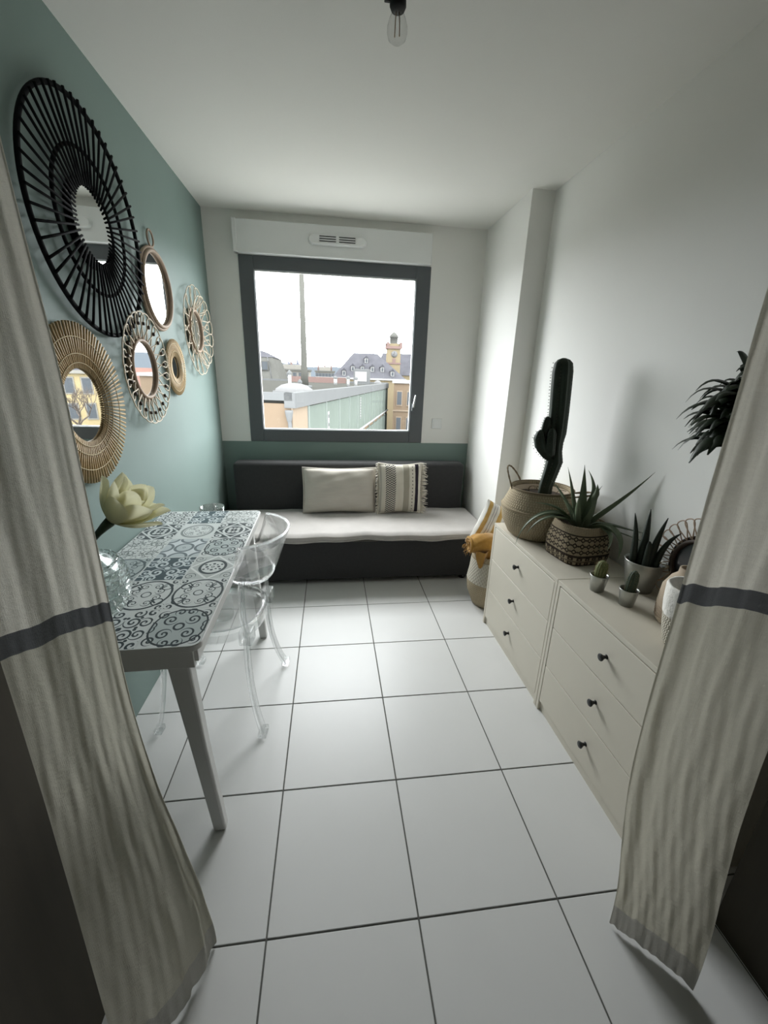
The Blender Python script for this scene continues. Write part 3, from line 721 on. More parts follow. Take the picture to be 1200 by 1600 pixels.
spin(MB().tube([(.026, .112, 0), (.029, .215, 0), (.029, .352, 0)], [.0036, .0038, .0042], 7).mesh('spoke', 'rattan_black'), 'spoke', m1, 54, .02, .012)

m2 = thing('hoop_mirror', 'round brown rattan hoop mirror with a hanging loop on top', 'mirror', (XL, 2.278, 1.745), group='round wall mirrors')
disc('glass', .155, .012, 'mirror_silver', m2)
MB().ring(.160, .009, (.020, 0, 0), 72).build('hoop', 'rattan_brown', m2); MB().ring(.172, .008, (.010, 0, 0), 72).build('hoop', 'rattan_brown', m2)
MB().ring(.034, .0045, (.012, .0, .212), 32).build('hanging_loop', 'rattan_brown', m2)

def bamboo(name, label, y, z, Ri, Ro, n, rs, th):
    t = thing(name, label, 'mirror', (XL, y, z), group='round wall mirrors')
    disc('glass', Ri+.006, .010, 'mirror_silver', t); disc('backing', Ri+.02, .0055, 'bamboo', t, .005)
    spin(MB().tube([(.016, Ri, 0), (.018, Ro, 0)], [rs*.85, rs], 6).mesh('stick', 'bamboo'), 'stick', t, n, 0, .006)
    for k in th: MB().ring(Ri+(Ro-Ri)*k, .0014, (.0205, 0, 0), 72, 5).build('thread', 'bamboo_thread', t)
    return t
bamboo('bamboo_mirror', 'big bamboo stick mirror partly covered by the left curtain', 1.505, 1.265, .118, .258, 98, .0038, (.12, .32, .68))
bamboo('bamboo_mirror', 'smallest bamboo stick mirror, between the two wire flower mirrors', 2.394, 1.400, .056, .140, 84, .0032, (.3, .75))

def petal_loop(Ri, Ro, half, x0, x1, n=20, r=.0024, bulge=1.0):
    """one teardrop wire loop reaching from the ring to the rim"""
    pts = []
    for i in range(n+1):
        s = i/n; a = (s*2-1); k = 1-abs(a)**2.2
        rad = Ri+(Ro-Ri)*k; ang = half*math.copysign(abs(sin(a*pi/2*1.0)), a)*(.42+.58*k**.6) if abs(a) > 1e-6 else 0
        ang = half*sin(a*pi)*bulge
        pts.append((x0+(x1-x0)*k, rad*cos(ang), rad*sin(ang)))
    return MB().tube(pts, r, 5)
def wire_flower(name, label, y, z, Ri, Ro, n, over, mats, ties, layers, x=XL, r=.0024, glass='mirror_silver'):
    t = thing(name, label, 'mirror', (x, y, z), group='round wall mirrors')
    disc('glass', Ri-.004, .016, glass, t); disc('backing', Ri+.012, .010, 'rattan_brown', t, .008)
    MB().ring(Ri+.002, .0075, (.022, 0, 0), 64).build('frame', mats[1], t); MB().ring(Ri+.016, .006, (.014, 0, 0), 64).build('frame', mats[1], t)
    for (ro, xs, xe, ph, h) in layers:
        spin(petal_loop(Ri+.004, ro, h, xs, xe, r=r).mesh('petal_loop', mats[0]), 'petal_loop', t, n, ph, .01)
    if ties:
        spin(MB().tube([(.034, Ri+(Ro-Ri)*.56, 0), (.034, Ri+(Ro-Ri)*.66, 0)], .0070, 6).mesh('tie', 'rattan_tie'), 'tie', t, n, pi/n)
    return t
wire_flower('flower_mirror', 'rattan wire flower mirror with dark ties below the black sunburst', 2.000, 1.386, .116, .230, 23, 1, ('rattan_pale', 'rattan_brown'), True,
            [(.230, .02, .036, 0, .205), ], r=.0030)
wire_flower('flower_mirror', 'pale wire flower mirror nearest the window corner', 2.812, 1.615, .112, .250, 15, 1, ('rattan_pale', 'rattan_brown'), False,
            [(.250, .016, .030, 0, .27), (.196, .024, .062, .21, .22)], r=.0030)

# ------------------------------------------------------------------ chests of drawers
def chest(yc, label):
    t = thing('chest_of_drawers', label, 'chest', (.90, yc, 0), group='beige chests of drawers'); hw = .335; D = XR-.90-.004; H = .635
    MB().box(0, D, -hw, hw, H-.018, H).build('top', 'chest_lacquer', t, .0015)
    for s in (-1, 1): MB().box(0, D, s*hw-(.018 if s > 0 else 0), s*hw+(0 if s > 0 else .018), 0, H-.018).build('side_panel', 'chest_lacquer', t, .0015)
    MB().box(D-.006, D, -hw+.018, hw-.018, .05, H-.018).build('back_panel', 'chest_lacquer', t)
    MB().box(.012, .026, -hw+.018, hw-.018, 0, .047).build('plinth', 'chest_lacquer', t)
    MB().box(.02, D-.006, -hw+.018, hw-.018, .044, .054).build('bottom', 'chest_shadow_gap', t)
    MB().box(.0180, .0210, -hw+.018, hw-.018, .054, H-.018).build('gap_shade_sheet', 'chest_shadow_gap', t)  # added dark sheet behind the drawer fronts, painting the gaps' shade
    for k in range(3):
        z0 = .051+k*.1885; z1 = z0+.1845
        d = MB().box(.0005, .0175, -hw+.0205, hw-.0205, z0, z1).box(.0215, D-.03, -hw+.03, hw-.03, z0+.01, z1-.03).build('drawer', 'chest_lacquer', t, .0012, 1)
        kb = MB().lathe([(0, .025), (.0115, .0245), (.0130, .0225), (.0125, .020), (.0075, .013), (.0055, .008), (.0055, .003), (.0085, 0), (0, 0)], 20).build('knob', 'knob_black', d)
        kb.matrix_local = Matrix.Translation((.0005, 0, (z0+z1)/2+.005)) @ Matrix.Rotation(-pi/2, 4, 'Y')
    return t
chest(1.6965, 'beige three-drawer chest nearer the window, carrying the tall cactus')
chest(1.0240, 'beige three-drawer chest nearer the right-hand curtain')
ZT = .635

# ------------------------------------------------------------------ plants on the chests
def handle(parent, a, R, z, H, mat, lean=0, r=.005, out=.0, tw=.12):
    pts = []
    for i in range(21):
        s = i/20; an = a+(s*2-1)*tw*2.2; k = sin(pi*s)**.7
        pts.append(((R+lean*k)*cos(an), (R+lean*k)*sin(an), z+H*k))
    return MB().tube(pts, [r*(.85+.3*(i % 2)) for i in range(21)], 7).build('handle', mat, parent)
def star_fn(n, d):
    k = n*4
    return k, (lambda i: 1-d*(.5-.5*cos(2*pi*(i+2)/4)))
def ribbed(mb, pts, rad, ribs=5, depth=.42):
    k, fn = star_fn(ribs, depth); return mb.tube(pts, rad, k, star=fn, up=(1, .3, 0))
def spines(mb, pts, rad, ribs, step, ln, r=.0012):
    P = [Vector(p) for p in pts]
    for j in range(len(P)-1):
        seg = P[j+1]-P[j]; m = max(1, int(seg.length/step)); T_ = seg.normalized(); A = Vector((1, .3, 0)); A = (A-T_*A.dot(T_)).normalized(); B = T_.cross(A)
        for q in range(m):
            c = P[j]+seg*(q/m); R = rad[j]+(rad[j+1]-rad[j])*q/m
            for k in range(ribs):
                a = 2*pi*k/ribs; D_ = A*cos(a)+B*sin(a); b = c+D_*R*.96
                for _ in range(2):
                    e = b+(D_+Vector((rnd.uniform(-.7, .7), rnd.uniform(-.7, .7), rnd.uniform(-.6, .6)))).normalized()*ln
                    mb.tube([b, e], [r, r*.3], 3, caps=False)
    return mb
pc_ = thing('potted_cactus', 'tall dark column cactus in a round seagrass belly basket', 'plant', (1.052, 1.862, ZT))
MB().lathe([(0, .003), (.125, .0), (.142, .012), (.175, .075), (.187, .135), (.186, .150), (.176, .172), (.158, .215), (.151, .243), (.146, .250), (.141, .243), (.147, .213), (.164, .17), (.172, .145), (.16, .075), (.12, .015), (0, .013)], 56).build('basket', 'seagrass', pc_)
bk_ = MB().ring(.184, .006, (0, 0, .150), 64, 6, 'z').build('braid', 'seagrass', pc_); MB().ring(.149, .0055, (0, 0, .247), 56, 6, 'z').build('rim', 'seagrass_dark', pc_)
handle(pc_, 2.45, .150, .235, .10, 'seagrass_dark', .03, .0042, tw=.27)
handle(pc_, -.85, .150, .235, .03, 'seagrass_dark', .10, .0045, tw=.18)
MB().lathe([(.0, .20), (.118, .20), (.128, .232), (.133, .232), (.12, .15), (0, .15)], 36).build('inner_pot', 'clay_beige', pc_)
MB().lathe([(0, .212), (.06, .214), (.122, .208)], 28, fold=lambda a, t: 1+.02*sin(7*a)).build('soil', 'soil', pc_)
cp = [(.005, -.02, .20), (.006, -.02, .26), (.02, -.02, .33), (.030, -.02, .385), (.026, -.02, .43), (.018, -.02, .47), (.016, -.02, .52), (.012, -.02, .62), (.004, -.02, .72), (-.002, -.02, .80), (-.004, -.02, .835), (-.004, -.02, .85), (-.004, -.02, .857)]
cr = [.034, .034, .037, .041, .033, .039, .047, .047, .048, .048, .042, .028, .008]
ribbed(MB(), cp, cr).build('stem', 'cactus_green', pc_)
spines(MB(), cp[1:-1], cr[1:-1], 5, .013, .006, .0020).build('spines', 'spine_dark', pc_)['kind'] = 'stuff'
ap = [(.01, -.02, .40), (-.02, -.025, .425), (-.05, -.03, .46), (-.066, -.03, .50), (-.068, -.03, .525), (-.066, -.03, .537)]; ar = [.02, .03, .038, .034, .02, .006]
ribbed(MB(), ap, ar, 5, .4).build('arm', 'cactus_green', pc_)
ap2 = [(-.05, -.03, .47), (-.048, -.03, .52), (-.044, -.03, .57), (-.044, -.03, .592), (-.044, -.03, .600)]; ar2 = [.018, .022, .02, .013, .003]
ribbed(MB(), ap2, ar2, 5, .4).build('arm', 'cactus_green', pc_)
ap3 = [(-.015, -.055, .42), (-.028, -.062, .47), (-.03, -.062, .525), (-.03, -.062, .545), (-.03, -.062, .55)]; ar3 = [.02, .025, .022, .012, .003]
ribbed(MB(), ap3, ar3, 5, .4).build('arm', 'cactus_green', pc_)
sm_ = MB(); spines(sm_, ap, ar, 5, .012, .005, .0018); spines(sm_, ap2, ar2, 5, .011, .005, .0016); spines(sm_, ap3, ar3, 5, .011, .005, .0016); sm_.build('arm_spines', 'spine_dark', pc_)['kind'] = 'stuff'
for i in range(7):     # dry debris on the soil
    a = rnd.uniform(0, 6.28); x, y = .07*cos(a), .07*sin(a)
    MB().tube(bez((x, y, .21), (x*1.2, y*1.2, .25), (x+.05*cos(a*3), y+.05*sin(a*3), .235), 6), .0018, 4).build('dry_leaf', 'seagrass_dark', pc_)

al = thing('potted_aloe', 'spreading aloe in a black-and-tan patterned woven basket', 'plant', (1.105, 1.580, ZT))
def sq(a, t): return (abs(cos(a))**(4.5-2.2*t)+abs(sin(a))**(4.5-2.2*t))**(-1/(4.5-2.2*t))*(1+.018*sin(3*a+1)*t)
MB().lathe([(.104, 0), (.112, .03), (.115, .08), (.110, .13), (.103, .168)], 72, fold=sq).build('basket', 'kilim_basket', al).rotation_euler = (0, 0, .12)
MB().lathe([(.103, .168), (.098, .170), (.104, .10), (.100, .01), (0, .008)], 48, fold=lambda a, t: sq(a, 1-t)).build('lining', 'seagrass_dark', al).rotation_euler = (0, 0, .12)
MB().lathe([(.0, 0), (.104, 0)], 48, fold=lambda a, t: sq(a, 0)).build('base', 'seagrass_dark', al).rotation_euler = (0, 0, .12)
MB().lathe([(0, .146), (.05, .148), (.101, .140)], 30).build('soil', 'soil', al)
# leaves: base, control, control, tip (local), half width
def L3(x, y, z): return (x-1.105, y-1.580, z-ZT)
AL = [((.01, 0, .14), (.05, -.03, .21), (.09, -.09, .27), L3(1.238, 1.388, 1.070), .022),      # long blade to the right, along the wall
      ((.0, .01, .14), (.0, .02, .24), (.01, .05, .32), L3(1.110, 1.64, 1.045), .019), ((-.01, -.01, .14), (.02, -.03, .25), (.03, -.02, .33), L3(1.105, 1.60, 1.03), .018),
      ((.01, -.02, .14), (.01, -.04, .24), (.03, -.03, .30), L3(1.110, 1.53, .985), .022), ((-.02, .0, .14), (-.04, .02, .24), (-.04, .06, .32), L3(1.045, 1.66, 1.03), .012),
      ((-.03, -.01, .14), (-.09, .02, .25), (-.24, .06, .21), L3(.845, 1.650, .668), .017), ((-.02, -.02, .14), (-.08, .0, .22), (-.19, .04, .20), L3(.885, 1.640, .715), .015),
      ((.02, -.03, .14), (.05, -.10, .21), (.10, -.17, .17), L3(1.140, 1.36, .715), .020), ((.01, -.03, .14), (.04, -.08, .20), (.07, -.15, .16), L3(1.100, 1.38, .745), .015),
      ((.03, .0, .14), (.09, .0, .18), (.10, -.10, .17), L3(1.235, 1.34, .832), .012), ((.02, .01, .14), (.08, .0, .16), (.11, -.12, .155), L3(1.235, 1.27, .800), .006),
      ((-.02, .01, .14), (-.09, .02, .24), (-.16, .05, .24), L3(.905, 1.66, .865), .010), ((-.01, .02, .14), (-.05, .04, .23), (-.07, .07, .28), L3(1.0, 1.70, .96), .012),
      ((-.02, -.02, .14), (-.06, -.03, .22), (-.06, -.05, .27), L3(1.015, 1.50, .935), .013), ((.0, .0, .14), (-.03, -.01, .21), (-.08, .02, .26), L3(.99, 1.6, .92), .012),
      ((.02, .0, .14), (.05, .03, .22), (.08, .06, .27), L3(1.20, 1.62, .955), .014), ((.01, .01, .14), (.06, -.02, .20), (.09, -.05, .24), L3(1.215, 1.52, .90), .012),
      ((.0, -.02, .14), (.02, -.05, .19), (.03, -.09, .11), L3(1.125, 1.44, .70), .004)]
for a, b, c, d, wd in AL:
    mb = MB(); leaf(mb, bez(a, b, c, 16, d), lambda t, w=wd*1.22: max(.0006, w*(1-t**1.7)*(.8+.2*min(1, t*5))), (d[0]*-.3, d[1]*-.3-.05, 1), .42, .55, 6)
    o = mb.build('leaf', 'aloe_green', al)

def zinc_pot(parent, Rb, Rt, H, z0=0):
    b = MB().lathe([(0, .002), (Rb, 0), (Rt*.985, H*.86), (Rt, H*.9), (Rt*.99, H*.96), (Rt*1.03, H), (Rt*.97, H), (Rt*.95, H*.9), (Rb*.95, .01), (0, .008)], 36).build('pot', 'zinc', parent)
    MB().ring(Rt*1.015, .0018, (0, 0, H), 40, 6, 'z').build('rim', 'zinc', b)
    MB().lathe([(0, H*.84), (Rt*.94, H*.82)], 24).build('soil', 'soil', parent); return b
z1 = thing('small_cactus', 'tiny furry yellow-green cactus in a small zinc pot', 'plant', (1.004, 1.268, ZT), group='small cacti in zinc pots')
zinc_pot(z1, .024, .0315, .064)
P1 = [(0, 0, .05), (.001, 0, .07), (.003, 0, .095), (.004, 0, .112), (.004, 0, .120), (.004, 0, .123)]; R1 = [.018, .021, .0215, .017, .009, .002]
ribbed(MB(), P1, R1, 12, .12).build('stem', 'cactus_small', z1); spines(MB(), P1, R1, 12, .005, .007, .0004).build('spines', 'spine_pale', z1)['kind'] = 'stuff'
z2 = thing('small_cactus', 'tiny dark ribbed cactus in a zinc pot, nearest the chest edge', 'plant', (1.046, 1.160, ZT), group='small cacti in zinc pots')
zinc_pot(z2, .023, .0305, .062)
P2 = [(0, 0, .045), (.002, 0, .07), (.004, 0, .10), (.006, 0, .122), (.006, 0, .131), (.006, 0, .134)]; R2 = [.017, .0185, .0185, .015, .008, .002]
ribbed(MB(), P2, R2, 9, .25).build('stem', 'cactus_small_dark', z2); spines(MB(), P2, R2, 9, .006, .004, .0004).build('spines', 'spine_pale', z2)['kind'] = 'stuff'
z3 = thing('snake_plant', 'spiky dark snake plant in a larger zinc pot against the wall', 'plant', (1.178, 1.268, ZT))
zinc_pot(z3, .046, .066, .120)
for (bx, by, tx, ty, tz, r) in ((-.035, .02, -.062, .03, .300, .0125), (-.01, .01, -.010, .02, .318, .016), (.012, -.01, .022, -.03, .300, .014), (.03, -.02, .048, -.075, .258, .0125), (-.012, -.02, -.03, -.03, .21, .014), (.0, .03, .01, .04, .20, .012)):
    MB().tube(bez((bx, by, .09), (bx*1.0, by, .2), (tx, ty, tz), 10), [r*(1-.9*(i/10)**2.2) for i in range(11)], 10).build('leaf', 'sansevieria_green', z3)
fm = wire_flower('flower_mirror', 'brown wire flower mirror leaning on the wall behind the snake plant', 0, 0, .084, .165, 28, 1, ('rattan_brown', 'rattan_tie'), False, [(.165, .02, .028, 0, .125)], r=.0022, glass='mirror_dark')
fm.matrix_world = Matrix.Translation((1.240, 1.108, ZT+.167)) @ Matrix.Rotation(pi, 4, 'Z') @ Matrix.Rotation(.10*-1, 4, 'Y')
wv = thing('clay_vase', 'tall beige clay vase behind the white basket', 'vase', (1.132, 1.036, ZT))
MB().lathe([(0, .002), (.052, 0), (.06, .01), (.066, .07), (.062, .13), (.045, .165), (.03, .18), (.028, .20), (.022, .20), (.025, .178), (.05, .12), (.05, .02), (0, .015)], 36).build('body', 'clay_beige', wv)
for zz in (.02, .03, .04, .05, .06): MB().ring(.0615+.004*zz/.06, .0014, (0, 0, zz), 36, 5, 'z').build('groove_band', 'rattan_brown', wv)
wk = thing('white_basket', 'white-topped woven basket half hidden by the right curtain', 'basket', (1.050, .922, ZT))
MB().lathe([(0, .002), (.046, 0), (.052, .01), (.062, .06), (.068, .105)], 40).build('lower_weave', 'seagrass_pale', wk)
MB().lathe([(.0685, .103), (.073, .14), (.075, .190), (.072, .199), (.066, .197), (.065, .14), (.055, .06), (.045, .012), (0, .01)], 40, fold=lambda a, t: 1+.014*sin(9*a)+.008*sin(23*a)).build('upper_weave', 'basket_white', wk)

# leafy plant in a wall pot, its pot behind the curtain
hp = thing('leafy_wall_plant', 'bushy dark green plant on the right wall beside the curtain', 'plant', (1.125, 1.045, 1.185))
MB().lathe([(0, .002), (.035, 0), (.042, .02), (.052, .08), (.054, .085), (.05, .085), (.04, .02), (0, .012)], 28, (.06, -.09, -.02)).build('pot', 'knob_black', hp)
MB().box(.09, .134, -.11, -.07, .0, .03).build('bracket', 'knob_black', hp)
MB().lathe([(0, .055), (.05, .053)], 20, (.06, -.09, 0)).build('soil', 'soil', hp)
for i in range(190):
    a = rnd.uniform(-pi, pi); el = rnd.uniform(-.35, 1.35); L = rnd.uniform(.11, .185)
    dx, dy, dz = cos(a)*cos(el), sin(a)*cos(el), sin(el)
    if dx > .35: dx = -dx
    rnd_w = rnd.uniform(.018, .027)
    c0 = Vector((.035, -.05, .04+.13*rnd.random())); d = Vector((dx, dy, dz*.8))
    p1 = c0+d*L*.6+Vector((0, 0, .03)); tip = c0+d*L+Vector((0, 0, -.045*rnd.random()-.012*(1-dz)))
    if tip.x > .12 or p1.x > .12: continue
    mb = MB(); leaf(mb, bez(c0, p1, p1+d*L*.25, 9, tip), lambda t: max(.0006, rnd_w*sin(pi*min(.985, t**.8))**.8), (0, 0, 1), -.35, 0, 4); mb.build('leaf', 'plant_dark', hp)

# ------------------------------------------------------------------ floor basket, throw and cushion between chest and daybed
fb_ = thing('floor_basket', 'seagrass basket on the floor between chest and daybed', 'basket', (1.015, 2.245, 0))
MB().lathe([(0, .003), (.095, 0), (.11, .01), (.145, .10), (.152, .165), (.152, .18), (.140, .25), (.134, .33), (.139, .36), (.132, .36), (.127, .33), (.134, .25), (.145, .175), (.13, .08), (.09, .012), (0, .01)], 48).build('body', 'seagrass', fb_)
MB().lathe([(.1535, .175), (.1425, .25), (.1365, .325)], 48).build('pale_band', 'seagrass_pale', fb_)
th_ = thing('mustard_throw', 'rolled mustard wool throw flopping over the floor basket', 'blanket', (1.0, 2.215, .37))
def throw(a, b):
    an = 2*pi*a; s = b; c = bez((-.155, -.0, .055), (-.08, -.01, .085), (.0, .0, .07), 12, (.06, .02, .0))
    p = c[min(12, int(b*12+.001))]; R = .062*(1-.25*(2*b-1)**4)*(1+.08*sin(3*an+5*b)+.05*sin(7*an+9*b))
    return (p.x+.25*R*sin(an)*(b-.5), p.y+R*1.15*cos(an), p.z+R*.95*sin(an))
mb = MB().surf(throw, 36, 12); k0 = len(mb.v)
mb.build('roll', 'mustard_wool', th_)
def swirl(b_end):
    p = Vector((-.158, 0, .052)); pts = [(p.x-.004+.001*i*.2, p.y+.058*(1-i/44)*cos(i*.42), p.z+.05*(1-i/44)*sin(i*.42)) for i in range(44)]
    return MB().tube(pts, .0105, 7)
swirl(0).build('rolled_end', 'mustard_wool', th_)
mb = MB().surf(lambda a, b: (-.150+.055*b+.10*a*(1-.2*b), -.085+.055*b+.016*sin(9*a+4*b), .04-.15*b), 14, 10); mb.build('draped_end', 'mustard_wool', th_)
mb = MB()
for i in range(40):
    s = rnd.random(); a = rnd.uniform(0, 6.28); x = -.158+rnd.uniform(-.012, .01); r = .03+.03*s
    y, z = r*cos(a), .052+r*.85*sin(a); mb.tube([(x, y, z), (x-.015, y+rnd.uniform(-.01, .01), z-.01), (x-.018, y+rnd.uniform(-.012, .012), z-.028)], [.002, .002, .001], 4)
mb.build('tassels', 'mustard_wool', th_)['kind'] = 'stuff'
yc = thing('yellow_striped_cushion', 'white cushion with yellow stripes propped behind the far chest', 'cushion', (.985, 2.33, .345)); yc.rotation_euler = (-.12, .42, -.08)
pillow(yc, .27, .30, .12, 'yellow_stripes', ph=1.)

# ------------------------------------------------------------------ bare bulb
bl = thing('pendant_bulb', 'bare clear filament bulb in a black socket', 'light bulb', (.140, 1.062, ZC))
MB().lathe([(0, 0), (.045, 0), (.045, -.012), (.02, -.03), (0, -.03)], 24).build('ceiling_rose', 'socket_black', bl)
MB().tube([(0, 0, -.03), (.004, 0, -.15), (0, 0, -.275)], .003, 8).build('cord', 'socket_black', bl)
MB().lathe([(0, -.27), (.010, -.27), (.015, -.285), (.0165, -.322), (.0135, -.328), (.0, -.328)], 20).build('socket', 'socket_black', bl)
MB().box(-.027, -.012, -.003, .003, -.318, -.309).build('socket_clip', 'socket_black', bl, .001)
MB().lathe([(.0105, -.326), (.0118, -.333), (.0165, -.342), (.0200, -.353), (.0203, -.362), (.0175, -.371), (.0095, -.377), (0, -.379)], 28).build('glass', 'bulb_glass', bl)
for s_ in (-1, 1): MB().tube([(s_*.003, 0, -.330), (s_*.0045, .002*s_, -.345), (s_*.0045, -.002*s_, -.368)], .0009, 6).build('filament', 'filament', bl)

# ------------------------------------------------------------------ curtains in the opening
def curtain(label, path, ztop, zstripe, fold, seed, mirror):
    """path(s, z) gives the plan position; s runs from the room-side edge to the outer edge"""
    t = thing('linen_curtain', label, 'curtain', (*path(.5, 0)[:2], 0), group='linen curtains in the doorway')
    ox, oy = path(.5, 0)[:2]; nu = 170
    def fn(s, z):
        x, y = path(s, z); x2, y2 = path(min(1, s+.01), z); x1, y1 = path(max(0, s-.01), z); tx, ty = x2-x1, y2-y1; l = math.hypot(tx, ty) or 1
        d = fold(s, z); return (x-ox-ty/l*d, y-oy+tx/l*d, z)
    segs = [('hem', .008, .085, 'linen_hem', 6), ('lower_panel', .085, zstripe-.018, 'linen_beige', 56), ('grey_band', zstripe-.018, zstripe+.018, 'linen_band', 4), ('upper_panel', zstripe+.018, ztop, 'linen', 60)]
    for nm, z0, z1, m, nv in segs:
        mb = MB().surf(lambda a, b: fn(a, z0+(z1-z0)*b), nu, nv)
        for k in mb.uv: mb.uv[k] = [(u*.45, (z0+(z1-z0)*v)) for u, v in mb.uv[k]]
        o = mb.build(nm, m, t)
    for i in range(9):
        s = (i+.5)/9; x, y, _ = fn(s, ztop); MB().ring(.02, .0022, (x, y, ztop+.012), 18, 5, 'x').build('curtain_ring', 'steel', t)
    return t
def lerp(a, b, t): return a+(b-a)*t
def sstep(a, b, x): t = max(0, min(1, (x-a)/(b-a))); return t*t*(3-2*t)
def pathL(s, z):
    f = 1-sstep(.0, .95, z); ix, iy = -.369-.014*sstep(1.3, 1.7, z)+.055*f**1.5, .645+.042*f; px, py = -.474+.030*f, .548-.05*f
    b = f**1.5; return (lerp(ix, px, s)+.030*b*sin(pi*s), lerp(iy, py, s)+(.010-.040*b)*sin(pi*s))
def foldL(s, z):
    w_ = .45+.55*sstep(2.1, .3, z); e = math.exp(-s*5.5)          # crisp folds only along the room-side edge
    return w_*(.007*e*sin(2*pi*(4.2*s**.75)+.5*sin(2.2*z))+.0045*sin(7*s+1.1*z+1)+.0022*sin(15*s-2.5*z)) + wrinkle(s, z, 1) + ridge_(s, z, 0)
def pathR(s, z):
    f = 1-sstep(.0, .95, z); g = f**1.6; ix, iy = .590+.143*g, .552+.055*g; px, py = .765+.085*g, .462
    return (lerp(ix, px, s), lerp(iy, py, s)+.008*sin(pi*s))
def foldR(s, z):
    w_ = .45+.55*sstep(.0, .5, z); e = math.exp(-s*5)
    return -w_*(.007*e*sin(2*pi*(4.0*s**.75)+.6*sin(1.8*z+1)+.3)+.005*sin(6*s+1.4*z)+.0022*sin(14*s-2*z)) - wrinkle(s, z, 5) - ridge_(s, z, 2.5)
def ridge_(s, z, k):
    """narrow sharp pleats wandering down the cloth"""
    d = 0
    for s0, am, wd, ph in ((.10, .0050, .032, 0), (.27, .0055, .036, 1.7), (.47, .0036, .040, 3.1), (.72, .0026, .045, 4.4)):
        c = s0+.030*sin(2.3*z+ph+k)+.012*sin(6.1*z+2*ph); q = (s-c)/wd
        d += am*(.45+.55*sin(1.9*z+ph*2+k)**2)*math.exp(-(q/2.2)**2 if q < 0 else -(q*1.05)**2)
    return d
def wrinkle(s, z, k):
    """soft creases pressed into the cloth, stronger below the band"""
    a = .0006+.0008*sstep(1.1, .5, z)
    return a*(sin(31*s+13*z+k)*sin(9*z+5*s)+.7*sin(47*s-17*z+2*k)*sin(14*z+k)+.5*sin(70*s+29*z))
curtain('left-hand linen curtain with a dark grey band, in front of the mirrors', pathL, 2.10, 1.000, foldL, 1, 0)
curtain('right-hand linen curtain with a dark grey band, in front of the chest', pathR, 2.10, 1.050, foldR, 2, 1)
rod = thing('curtain_rod', 'dark metal curtain rod spanning the doorway', 'curtain rod', (0, .56, 2.118))
MB().tube([(-.518, 0, 0), (1.023, 0, 0)], .009, 12).build('pole', 'socket_black', rod)
for x in (-.510, 1.015): MB().lathe([(0, -.008), (.024, -.008), (.024, .008), (0, .008)], 16).build('wall_flange', 'socket_black', rod).matrix_local = Matrix.Translation((x, 0, 0)) @ Matrix.Rotation(pi/2, 4, 'Y')

# ------------------------------------------------------------------ the town outside
struct(MB().box(-400, 700, YB+1.5, 1600, -9.6, -9).build('ground', 'asphalt'), 'grey street level far below the window', 'ground')
nb = thing('flat_roof_building', 'flat-roofed block with orange end wall and green side facade', 'building', (-1.60, 18, -9)); ang = -math.atan(.238); nb.rotation_euler = (0, 0, ang)
RZ = 9.65; LEN = 40.5     # local y runs along the green facade, local -x to the left; roof edge height above street
MB().box(-22, -.05, .05, LEN, 0, RZ-.45).build('core', 'plaster_orange', nb)
MB().box(-22, .0, 0, .3, RZ-.32, RZ).build('fascia', 'fascia_metal', nb); MB().box(-.35, .12, 0, LEN, RZ-.62, RZ).build('fascia', 'fascia_metal', nb)
MB().box(-22, .0, LEN-.35, LEN+.1, RZ-.62, RZ+.1).build('fascia', 'fascia_metal', nb)
MB().box(-22, -.35, .3, LEN-.35, RZ-.5, RZ-.14).build('roof_deck', 'roof_gravel', nb)
MB().box(-.05, .0, .0, 2.25, 0, RZ-.62).build('pale_strip', 'plaster_orange_pale', nb)
pnm = MB().box(-.05, .03, .06, 3.40, 0, 2.9).mesh('green_panel', 'green_glass_panel'); pn2 = MB().box(-.05, .03, .06, 3.40, 0, RZ-.62-3.3).mesh('green_panel', 'green_glass_panel')
for k in range(11):
    o = link('green_panel', pnm, nb); o.location = (0, 2.25+k*3.46, RZ-.62-2.95)
    o = link('green_panel', pn2, nb); o.location = (0, 2.25+k*3.46, 0)
    MB().box(-.04, .07, 2.22+k*3.46, 2.31+k*3.46, 0, RZ-.62).build('mullion', 'panel_joint', nb)
MB().box(-.05, .14, 9.0, LEN, RZ-3.55, RZ-3.42).build('ledge', 'white_metal', nb)
for k, (yy, z0, z1) in enumerate(((6.2, 4.6, RZ-1.2), (17.5, RZ-2.6, RZ-.9))):
    g = MB().box(.03, .06, yy-.16, yy+.16, z0, z1).build('vent_strip', 'white_metal', nb)
    for i in range(8): MB().box(.06, .075, yy-.10, yy+.10, z0+(z1-z0)*(i+.25)/8, z0+(z1-z0)*(i+.65)/8).build('louvre', 'fascia_metal', g)
dp = MB().tube([(-.12, -.08, RZ-.75), (-.12, -.1, RZ-1.1), (-.1, -.1, RZ-1.3), (-.1, -.1, 0)], .085, 10).build('downpipe', 'fascia_metal', nb)
MB().lathe([(.10, 0), (.17, .35), (.17, .45), (0, .45)], 14, (-.12, -.1, RZ-1.15)).build('hopper', 'fascia_metal', dp)
sd = MB().lathe([(.95, 0), (.9, .16), (.62, .34), (.3, .42), (0, .44)], 24, (-1.0, 3.4, RZ-.10)).build('skylight_dome', 'dome_acrylic', nb)
MB().lathe([(1.05, -.1), (1.05, .05), (.9, .05)], 24, (-1.0, 3.4, RZ-.10)).build('kerb', 'fascia_metal', sd)
